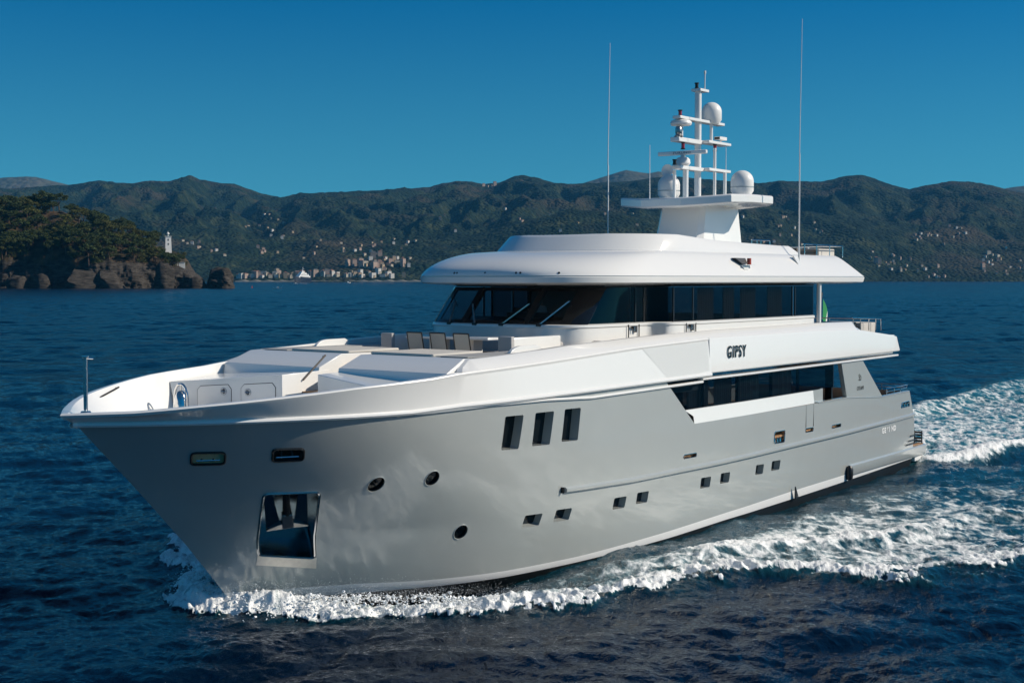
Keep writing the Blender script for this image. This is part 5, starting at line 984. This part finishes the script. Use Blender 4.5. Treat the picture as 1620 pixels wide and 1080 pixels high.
def put_house(u, y, size, label, group, name='house'):
    S = float(shore(u)); Yl = YY[YY > S + 30]; h = terr(np.full(Yl.shape, u), Yl); py = HY - (h - 7.3) / Yl * PXF; k = np.argmax(py <= y); 
    if py[k] > y: k = int(np.argmin(py))
    Y = float(Yl[k]); z = float(h[k])
    me = HP[RNG.integers(8, 16) if size else RNG.integers(0, 8)]; o = link(bpy.data.objects.new(name, me)); o.location = ((u - 810) / PXF * Y, Y, max(z, 1.0) - .8); o.rotation_euler = (0, 0, RNG.uniform(0, 1.25)); o.scale = (.8, .8, RNG.uniform(.6, .85)) if not size else (.75, .75, RNG.uniform(.55, .95)); tag(o, label, 'house', group); return o
ZONES = [
 ('waterfront houses of the town', 'pale multi-storey house in the row along the waterfront behind the far yacht', [(RNG.uniform(374, 622), RNG.triangular(431, 441, 444.2), RNG.random() < .7) for _ in range(78)]),
 ('hill town houses', 'pale house crowded on the small hill above the waterfront town', [(RNG.normal(592, 24), RNG.normal(419, 9), RNG.random() < .45) for _ in range(50)]),
 ('houses on the left hillside', 'small white house scattered high on the wooded hillside above the headland rocks', [(c[0] + RNG.normal(0, 9), c[1] + RNG.normal(0, 4), False) for c in ((435, 345), (455, 350), (395, 355), (430, 365), (447, 371), (412, 397), (432, 401), (300, 385), (322, 392), (346, 402)) for _ in range(3)]),
 ('houses among the trees above the town', 'small pale house among trees between the waterfront and the upper slopes', [(RNG.uniform(480, 660), RNG.uniform(378, 412), False) for _ in range(26)]),
 ('houses on the ridge', 'pale house standing on the skyline of the hills left of the mast', [(765, 296, True), (772, 297, False), (783, 294.5, True), (778, 296, False)]),
 ('houses behind the yacht roof', 'small pale house on the slope right behind the white yacht roof', [(RNG.uniform(690, 1035), RNG.uniform(330, 378), False) for _ in range(12)] + [(RNG.uniform(1150, 1340), RNG.uniform(330, 395), False) for _ in range(20)]),
 ('houses in the right valley', 'small pale house high in the valley right of the yacht', [(RNG.uniform(1440, 1485), RNG.normal(376, 3), False) for _ in range(12)] + [(RNG.uniform(1490, 1560), RNG.normal(376, 7), False) for _ in range(8)]),
 ('houses on the near right slope', 'pale house on the slope just beyond the stern of the yacht', [(u, np.interp(u, [1372, 1500], [400, 432]) + RNG.uniform(-8, 30) * .7, RNG.random() < .08) for u in RNG.uniform(1375, 1505, 33)]),
 ('houses by the right edge', 'pale house on the terraced slope at the far right of the coast', [(RNG.uniform(1540, 1640), RNG.triangular(385, 425, 441), RNG.random() < .1) for _ in range(32)])]
for grp, lab, pts in ZONES:
    for u, y, big in pts: put_house(float(u), float(min(y, 444.3)), big, lab, grp)
# pale promenade wall and viaduct
mb = MB(); SW = M_('sea_wall_stone', (.42, .38, .32), .9, noise=(.05, .2))
pts = [(u, float(shore(u)) - 10) for u in np.arange(372, 760, 10)]; g = []
for u, Y in pts: x = (u - 810) / PXF * Y; g.append([(x, Y, -2), (x, Y, 3.2 + 1.2 * math.sin(u * .3)), (x, Y + 60, 4.5)])
mb.grid(g, SW); tag(mb.build('sea_wall', None, None, fix=False), 'pale stone sea wall along the town waterfront', 'sea wall')
vd = empty('viaduct', ((672 - 810) / PXF * 4300, 4300, 0)); tag(vd, 'concrete road viaduct on tall pale piers beside the front of the yacht roof', 'viaduct')
vb = 20.; mb = MB(); mb.box((-95, -5, 50), (95, 5, 53), SW); mb.build('deck', None, vd)
for k in range(7): mb = MB(); mb.box((-84 + 28 * k - 2.2, -3, -5), (-84 + 28 * k + 2.2, 3, 50), WALLS[1]); mb.build('pier', None, vd)

# headland
def HG(u): return np.interp(u, [-700, -300, -60, 0, 50, 100, 130, 160, 200, 250, 285, 297, 303, 310, 320, 327, 330, 334, 345, 357, 366, 371, 374], [66, 72, 68, 64, 65, 64, 57, 48, 46, 35, 29, 23, 18, 12, 8, 3, 6, 14.5, 16.5, 15, 11, 2, -3])
PV = [(-6, -.12), (-2, -.02), (0, .0), (1.2, .10), (2.6, .2), (4, .3), (6, .38), (9, .44), (14, .49), (20, .54), (28, .60), (38, .68), (50, .77), (64, .87), (80, .95), (100, 1.0), (130, 1.0), (180, .93), (260, .75), (360, .3), (400, -.1)]
PVa = np.array(PV); vs_ = np.concatenate([np.linspace(0, 8, 30), np.linspace(8.3, 20, 36)])
def headland_pt(u, v):
    d = np.interp(v, np.arange(len(PV)), PVa[:, 0]); f = np.interp(v, np.arange(len(PV)), PVa[:, 1]); small = np.clip((u - 318) / 8, 0, 1)
    d = d * (1 - .72 * small); Y0 = 1098 + 10 * np.sin(u / 33.) + 14 * fbm(u / 40, u * 0, 3, 400) - 9 * small; X = (u - 810) / PXF * 1098; G = HG(u); z = G * f
    rk = fbm(X / 13 + 3, z / 9, 4, 410, .55, True); rk2 = fbm(X / 4.5, z / 3.2, 4, 420); low = np.clip(1.25 - z / 24, 0, 1)
    Y = Y0 + d - low * (7.5 * rk + 2.6 * rk2) * (f > -.05); X = (X + low * 2.2 * fbm(X / 7, z / 6, 3, 430)) * Y / 1098.; z = z + (1.8 * fbm(X / 18, Y / 18, 3, 440) + low * 1.0 * rk2) * np.clip(f * 6, 0, 1)
    return X, Y, z
us = np.arange(-420, 374.5, 1.25); U, V = np.meshgrid(us, vs_, indexing='ij'); X, Y, Z = headland_pt(U, V)
ROCK = bpy.data.materials.new('headland_rock_and_scrub'); ROCK.use_nodes = True; t = ROCK.node_tree; N = t.nodes; Lk = t.links.new; b = N['Principled BSDF']; b.inputs['Roughness'].default_value = .95; b.inputs['Specular IOR Level'].default_value = .15
g_ = N.new('ShaderNodeNewGeometry'); mp = N.new('ShaderNodeMapping'); mp.inputs['Scale'].default_value = (.10, .10, .45); mp.inputs['Rotation'].default_value = (.2, .35, 0); Lk(g_.outputs['Position'], mp.inputs['Vector'])
n1 = N.new('ShaderNodeTexNoise'); n1.inputs['Scale'].default_value = 1.6; n1.inputs['Detail'].default_value = 8; n1.inputs['Roughness'].default_value = .7; Lk(mp.outputs[0], n1.inputs['Vector']); cr = N.new('ShaderNodeValToRGB'); cr.color_ramp.elements[0].position = .32; cr.color_ramp.elements[0].color = (.010, .009, .008, 1); cr.color_ramp.elements[1].position = .7; cr.color_ramp.elements[1].color = (.10, .087, .074, 1); Lk(n1.outputs[0], cr.inputs[0])
n2 = N.new('ShaderNodeTexNoise'); n2.inputs['Scale'].default_value = .09; n2.inputs['Detail'].default_value = 6; Lk(g_.outputs['Position'], n2.inputs['Vector']); c2 = N.new('ShaderNodeValToRGB'); c2.color_ramp.elements[0].position = .42; c2.color_ramp.elements[0].color = (.016, .020, .009, 1); c2.color_ramp.elements[1].position = .62; c2.color_ramp.elements[1].color = (.11, .07, .04, 1); Lk(n2.outputs[0], c2.inputs[0])
sx_ = N.new('ShaderNodeSeparateXYZ'); Lk(g_.outputs['Position'], sx_.inputs[0]); ad = N.new('ShaderNodeMath'); ad.operation = 'MULTIPLY_ADD'; Lk(n2.outputs[0], ad.inputs[0]); ad.inputs[1].default_value = 22; Lk(sx_.outputs[2], ad.inputs[2]); rg = N.new('ShaderNodeMapRange'); rg.inputs['From Min'].default_value = 29; rg.inputs['From Max'].default_value = 36; Lk(ad.outputs[0], rg.inputs['Value'])
mx = N.new('ShaderNodeMixRGB'); Lk(rg.outputs[0], mx.inputs[0]); Lk(cr.outputs[0], mx.inputs[1]); Lk(c2.outputs[0], mx.inputs[2]); Lk(mx.outputs[0], b.inputs['Base Color']); bp = N.new('ShaderNodeBump'); bp.inputs['Strength'].default_value = 1; bp.inputs['Distance'].default_value = 1.6; Lk(n1.outputs[0], bp.inputs['Height']); Lk(bp.outputs[0], b.inputs['Normal'])
mb = MB(); mb.grid([[(X[i, j], Y[i, j], Z[i, j]) for j in range(X.shape[1])] for i in range(X.shape[0])], ROCK); hl = mb.build('headland', None, None, weld=False, sharp=50); tag(hl, 'rocky wooded headland with cliffs dropping to the sea', kind='structure')
def rock_obj(u, ytop, wpx, label, seed, dy=-14, sq=.8):
    Yd = 1098 + dy; sc_ = Yd / PXF; r = wpx * sc_ / 2; h = (456 - ytop) * sc_; bm = bmesh.new(); bmesh.ops.create_icosphere(bm, subdivisions=4, radius=1); 
    P = np.array([v.co[:] for v in bm.verts]); P = np.sign(P) * np.abs(P) ** sq; n = fbm(P[:, 0] * 1.3 + seed, P[:, 2] * 1.3 + P[:, 1], 4, seed) * .42 + fbm(P[:, 0] * 4 + seed, P[:, 2] * 4 + P[:, 1] * 2, 3, seed + 5, .5, True) * .10; P *= (1 + n)[:, None]
    gq = np.random.default_rng(seed + 77)
    for _ in range(9):   # split faces
        d = gq.normal(size=3) * (1, 1, .7); d /= np.linalg.norm(d); lim = gq.uniform(.62, 1.0); e = P @ d; P = P - np.maximum(e - lim, 0)[:, None] * d * .96
    for v, p in zip(bm.verts, P): v.co = (p[0] * r, p[1] * r * .8, p[2] * h * .95)
    me = bpy.data.meshes.new('sea_rock'); bm.to_mesh(me); bm.free(); me.shade_smooth(); me.set_sharp_from_angle(angle=R(45)); me.materials.append(ROCK); o = link(bpy.data.objects.new('sea_rock', me)); o.location = ((u - 810) * sc_, Yd, 0); tag(o, label, 'rock')
for a in ((30, 436, 40, 'rounded pale boulder at the cliff foot nearest the left frame edge', 1), (64, 434, 34, 'blocky cracked boulder beside the leftmost boulder at the cliff foot', 21), (128, 428, 76, 'long pale layered rock slab at the foot of the wooded headland', 3), (172, 424, 62, 'sloping split rock to the right of the long layered slab', 4), (262, 416, 34, 'tall brown rock below the lighthouse, beside the cliff edge', 5), (312, 437, 34, 'low rounded rock between the cliff and the outermost stack', 6), (345, 424, 46, 'dark square rock stack at the tip of the headland', 7, -10, .6)): rock_obj(*a)
# trees of the headland
LEAF = []
for k, c_ in enumerate(((.070, .085, .024), (.095, .098, .026), (.050, .070, .022))):
    m = M_('pine_needles', c_, .8, noise=(.8, .45)); m.node_tree.nodes['Principled BSDF'].inputs['Specular IOR Level'].default_value = .2; LEAF.append(m)
BARK = M_('pine_bark', (.09, .055, .035), .9, noise=(3, .3))
def tree_meshes(seed, kind):
    g = np.random.default_rng(seed); H = 1.0; mb = MB(); lean = g.normal(0, .08, 2); top = (lean[0], lean[1], .62 if kind == 0 else .5)
    mb.tube([(0, 0, -.15), (lean[0] * .3, lean[1] * .3, .25), top], [.035, .028, .016], BARK, 7); tips = []
    for k in range(9):
        a = g.uniform(0, 6.28); L = g.uniform(.18, .42); z0 = g.uniform(.35, .62); s = (lean[0] * z0, lean[1] * z0, z0); e = (s[0] + L * math.cos(a), s[1] + L * math.sin(a), z0 + g.uniform(.08, .28) if kind == 0 else z0 + g.uniform(-.1, .3)); mb.tube([s, e], [.012, .004], BARK, 5); tips.append(e)
    tr = mb.build('trunk', None, None, fix=False).data; lb = MB(); V = []; F = []
    nc = 26 if kind == 0 else 30
    for k in range(nc):
        if kind == 0: a = g.uniform(0, 6.28); q = math.sqrt(g.random()); c = np.array([lean[0] + .46 * q * math.cos(a), lean[1] + .46 * q * math.sin(a), .74 + .18 * (1 - q * q) + g.normal(0, .05)]); rr = g.uniform(.09, .17); fl = .55
        else: a = g.uniform(0, 6.28); z = g.uniform(.12, .95); q = math.sqrt(g.random()) * .40 * math.sqrt(max(.05, 1 - ((z - .45) / .6) ** 2)); c = np.array([lean[0] * z + q * math.cos(a), lean[1] * z + q * math.sin(a), z]); rr = g.uniform(.09, .16); fl = .8
        for j in range(70):
            d = g.normal(size=3); d /= np.linalg.norm(d); d *= rr * g.uniform(.55, 1.05); d[2] *= fl; p = c + d; n = g.normal(size=3); n /= np.linalg.norm(n); u_ = np.cross(n, [.2, .3, .9]); u_ /= np.linalg.norm(u_); v_ = np.cross(n, u_); s = g.uniform(.018, .040); i0 = len(V)
            V += [tuple(p + s * u_), tuple(p + s * v_ * .7), tuple(p - s * u_), tuple(p - s * v_ * .7)]; F.append((i0, i0 + 1, i0 + 2, i0 + 3))
    lb.add(V, F, LEAF[seed % 3]); o = lb.build('crown', None, None, weld=False, fix=False, smooth=False); cr_ = o.data; bpy.data.objects.remove(o); return tr, cr_
TREES = []
for k in range(6):
    n0 = set(bpy.data.objects); 
    def mk(seed, kind):
        return tree_meshes(seed, kind)
    TREES.append(mk(50 + k, 0 if k < 4 else 1))
for o in [q for q in bpy.data.objects if q.name.startswith('trunk') and q.parent is None]: bpy.data.objects.remove(o)
def tree_at(u, v, size, k, label, group, cat='tree', name='pine_tree'):
    x, y, z = [float(q) for q in headland_pt(np.array([float(u)]), np.array([float(v)]))]; o = empty(name, (x, y, z - .3), RNG.uniform(0, 6.28)); sx1 = RNG.uniform(.9, 1.2); o.scale = (size * sx1, size * sx1, size); tag(o, label, cat, group)
    for me, nm in zip(TREES[k], ('trunk', 'crown')): link(bpy.data.objects.new(nm, me), o)
PL = 'dark green pine among the close-set pines on the headland slope'; PG = 'pines on the headland slope'
for u, v, s, k in ((18, 13.5, 17, 0), (40, 13.8, 14, 1), (52, 14.2, 12, 2), (74, 14.0, 18, 3), (96, 14.4, 16, 0), (-5, 13.5, 15, 2), (-30, 14, 16, 1), (-60, 14, 15, 3)): tree_at(u, v, s, k, 'tall umbrella pine standing on the headland crest against the far hills', 'umbrella pines on the headland crest', name='umbrella_pine')
for k in range(225):
    u = RNG.uniform(-40, 285); v = RNG.uniform(5.2 if u < 160 else 7.4, 14.5)
    if 35 < u < 105 and 11.2 < v < 13.2 and k % 4: continue
    if 250 < u < 284 and v > 10: continue
    tree_at(u, v, RNG.uniform(7, 16) * (1.0 if u < 200 else .78), int(RNG.integers(0, 6)), PL, PG)
for k in range(70): tree_at(RNG.uniform(-400, -40), RNG.uniform(6, 14.5), RNG.uniform(9, 16), int(RNG.integers(0, 6)), PL, PG)
for k in range(24): tree_at(RNG.uniform(110, 246), RNG.uniform(13.5, 15.2), RNG.uniform(9, 13) * .9, int(RNG.integers(0, 4)), 'umbrella pine on the falling ridge line between the crest and the lighthouse', 'umbrella pines along the falling ridge', name='umbrella_pine')
for u, v, s in ((281, 12.2, 6), (289, 13, 6), (275, 11.0, 5), (258, 11.0, 6), (293, 11.5, 4)): tree_at(u, v, s, int(RNG.integers(4, 6)), 'bushy green tree hugging the white lighthouse', 'bushy trees round the lighthouse', name='bushy_tree')
# lighthouse
lx, ly, lz = [float(q) for q in headland_pt(np.array([267.]), np.array([13.0]))]
lh = empty('lighthouse', (lx, ly, 33.6), .35); tag(lh, 'small white lighthouse with a lantern on the headland among trees', 'lighthouse'); LW = M_('whitewash', (.78, .77, .74), .8, noise=(.5, .05))
mb = MB(); mb.hexa([(-2.6, -2.6, -5), (2.6, -2.6, -5), (2.6, 2.6, -5), (-2.6, 2.6, -5)], [(-2.2, -2.2, 8.2), (2.2, -2.2, 8.2), (2.2, 2.2, 8.2), (-2.2, 2.2, 8.2)], LW); mb.build('tower', None, lh)
mb = MB(); mb.box((-2.7, -2.7, 8.2), (2.7, 2.7, 8.6), LW); mb.build('gallery', None, lh); mb = MB(); mb.lathe([(1.05, 0), (1.05, 1.9)], (0, 0, 8.6), GLASS_C, 12); mb.build('lantern', None, lh); mb = MB(); mb.lathe([(1.3, 0), (1.1, .5), (.5, 1.1), (.12, 1.4), (.12, 2.2), (0, 2.25)], (0, 0, 10.5), LW, 14); mb.lathe([(.5, 0), (.5, 1.8)], (0, 0, 8.65), LW, 8); mb.build('lantern_roof', None, lh)
for z in (1.5, 5): mb = MB(); mb.box((-.4, -2.62 + z * .03, z), (.4, -2.3, z + 1.4), WINM); mb.build('window', None, lh)
for u, v, wx, wy, hh, lab in ((234, 12.2, 8, 5, 4.2, 'low white house in shade left of the lighthouse'), (287, 10.4, 8, 3, 2.2, 'low white terrace wall at the cliff edge right of the lighthouse')):
    x, y, z = [float(q) for q in headland_pt(np.array([float(u)]), np.array([float(v)]))]; o = empty('house' if wy > 4 else 'terrace_wall', (x, y - 3, z + .4), .2); tag(o, lab, 'house' if wy > 4 else 'wall'); mb = MB(); mb.box((-wx / 2, -wy / 2, -3), (wx / 2, wy / 2, hh), LW); mb.box((-wx / 2 - .3, -wy / 2 - .3, hh), (wx / 2 + .3, wy / 2 + .3, hh + .3), LW); mb.build('wall', None, o)
    if wy > 4:
        for q in (-2, 1.5): mb = MB(); mb.box((q, -wy / 2 - .05, 1.2), (q + 1, -wy / 2 + .02, 2.8), WINM); mb.build('window', None, o)

# boats on the water
def boat_hull(mb, L, Bm, hgt, mat, z0=-.4, sheer=.3):
    n = 14; rows = []
    for k in range(n + 1):
        q = k / n; x = -L / 2 + L * q; b_ = Bm / 2 * (1 - max(0, (q - .45) / .55) ** 2.2) * (.9 + .1 * min(1, q * 4)); zs = hgt * (1 + sheer * q * q); rows.append([(x - (1 - 0) * 0, -max(b_, .02), zs), (x - L * .04 * q, -max(b_ * .75, .01), 0), (x - L * .06 * q, 0, z0), (x - L * .04 * q, max(b_ * .75, .01), 0), (x, max(b_, .02), zs)])
    mb.grid(rows, mat); mb.add(rows[0], [(0, 1, 2, 3, 4)], mat); top = [r[0] for r in rows] + [r[4] for r in reversed(rows)]; mb.add([(x, y, z - .02) for x, y, z in top], [tuple(range(len(top)))], WHITE_M)
NAVY = M_('navy_hull', (.02, .025, .04), .3, coat=.6)
def at_water(u, y): Yd = 7.3 * PXF / (y - HY); return ((u - 810) / PXF * Yd, Yd, 0)
p = at_water(477.5, 447.0); fy = empty('far_motor_yacht', p, R(-118)); tag(fy, 'distant motor yacht with dark hull and tiered white decks off the town', 'yacht')
mb = MB(); boat_hull(mb, 52, 11, 10, NAVY, -1, .22); mb.build('hull', None, fy)
for z, xa, xb_, w_ in ((10, -22, 13, 4.6), (13, -18, 9, 4.2), (16, -12, 5, 3.6), (19, -6, 1, 2.6)):
    mb = MB(); mb.hexa([(xa, -w_, z), (xb_ + 2, -w_, z), (xb_ + 2, w_, z), (xa, w_, z)], [(xa + 1, -w_, z + 3), (xb_, -w_ * .9, z + 3), (xb_, w_ * .9, z + 3), (xa + 1, w_, z + 3)], WHITE_M); d_ = mb.build('deck_tier', None, fy)
    mb = MB(); mb.box((xa + 3, -w_ - .06, z + 1.1), (xb_ - 1, w_ + .06, z + 2.0), PANE); mb.build('window_band', None, d_)
mb = MB(); mb.tube([(-3, 0, 22), (-4.5, 0, 30)], [.8, .25], WHITE_M, 8); mb.box((-5, -2.5, 26), (-3, 2.5, 26.4), WHITE_M); mb.build('mast', None, fy)
def small_boat(u, y, L, rz, label):
    o = empty('motor_boat', at_water(u, y), rz); tag(o, label, 'motor boat'); mb = MB(); boat_hull(mb, L, L * .34, L * .13, WHITE_M); mb.build('hull', None, o)
    mb = MB(); mb.hexa([(-L * .15, -L * .11, L * .13), (L * .18, -L * .10, L * .13), (L * .18, L * .10, L * .13), (-L * .15, L * .11, L * .13)], [(-L * .15, -L * .09, L * .29), (L * .05, -L * .08, L * .29), (L * .05, L * .08, L * .29), (-L * .15, L * .09, L * .29)], WHITE_M); mb.build('cabin', None, o); mb = MB(); mb.hexa([(L * .175, -L * .08, L * .15), (L * .19, -L * .08, L * .15), (L * .19, L * .08, L * .15), (L * .175, L * .08, L * .15)], [(L * .075, -L * .07, L * .28), (L * .085, -L * .07, L * .28), (L * .085, L * .07, L * .28), (L * .075, L * .07, L * .28)], PANE); mb.build('windscreen', None, o)
small_boat(439.5, 457.5, 6.2, R(-20), 'small white motor boat on open water between headland tip and yacht'); small_boat(468, 449.3, 7.0, R(190), 'tiny white motor boat just in front of the distant dark yacht'); small_boat(551, 447.8, 9, R(10), 'tiny white motor boat off the town right of the distant dark yacht')
mb = MB(); mb.lathe([(0, -.5), (.5, -.4), (.5, .5), (.12, 1.2), (.12, 2.2), (0, 2.25)], at_water(399, 455.5), ORANGE, 10); tag(mb.build('buoy', None, None), 'small buoy floating left of the white motor boat', 'buoy')
# the air of the bay
HAZE = bpy.data.materials.new('thin_haze'); HAZE.use_nodes = True; t = HAZE.node_tree; t.nodes.clear(); ho = t.nodes.new('ShaderNodeOutputMaterial'); pv = t.nodes.new('ShaderNodeVolumePrincipled'); pv.inputs['Color'].default_value = (.10, .52, 1, 1); pv.inputs['Density'].default_value = HAZE_D; pv.inputs['Anisotropy'].default_value = 0.0; t.links.new(pv.outputs[0], ho.inputs['Volume'])
mb = MB(); mb.box((-21500, -21500, -12), (21500, 21500, 780)); hz = mb.build('haze', HAZE, None, smooth=False); tag(hz, 'thin blue haze over the bay', kind='stuff')
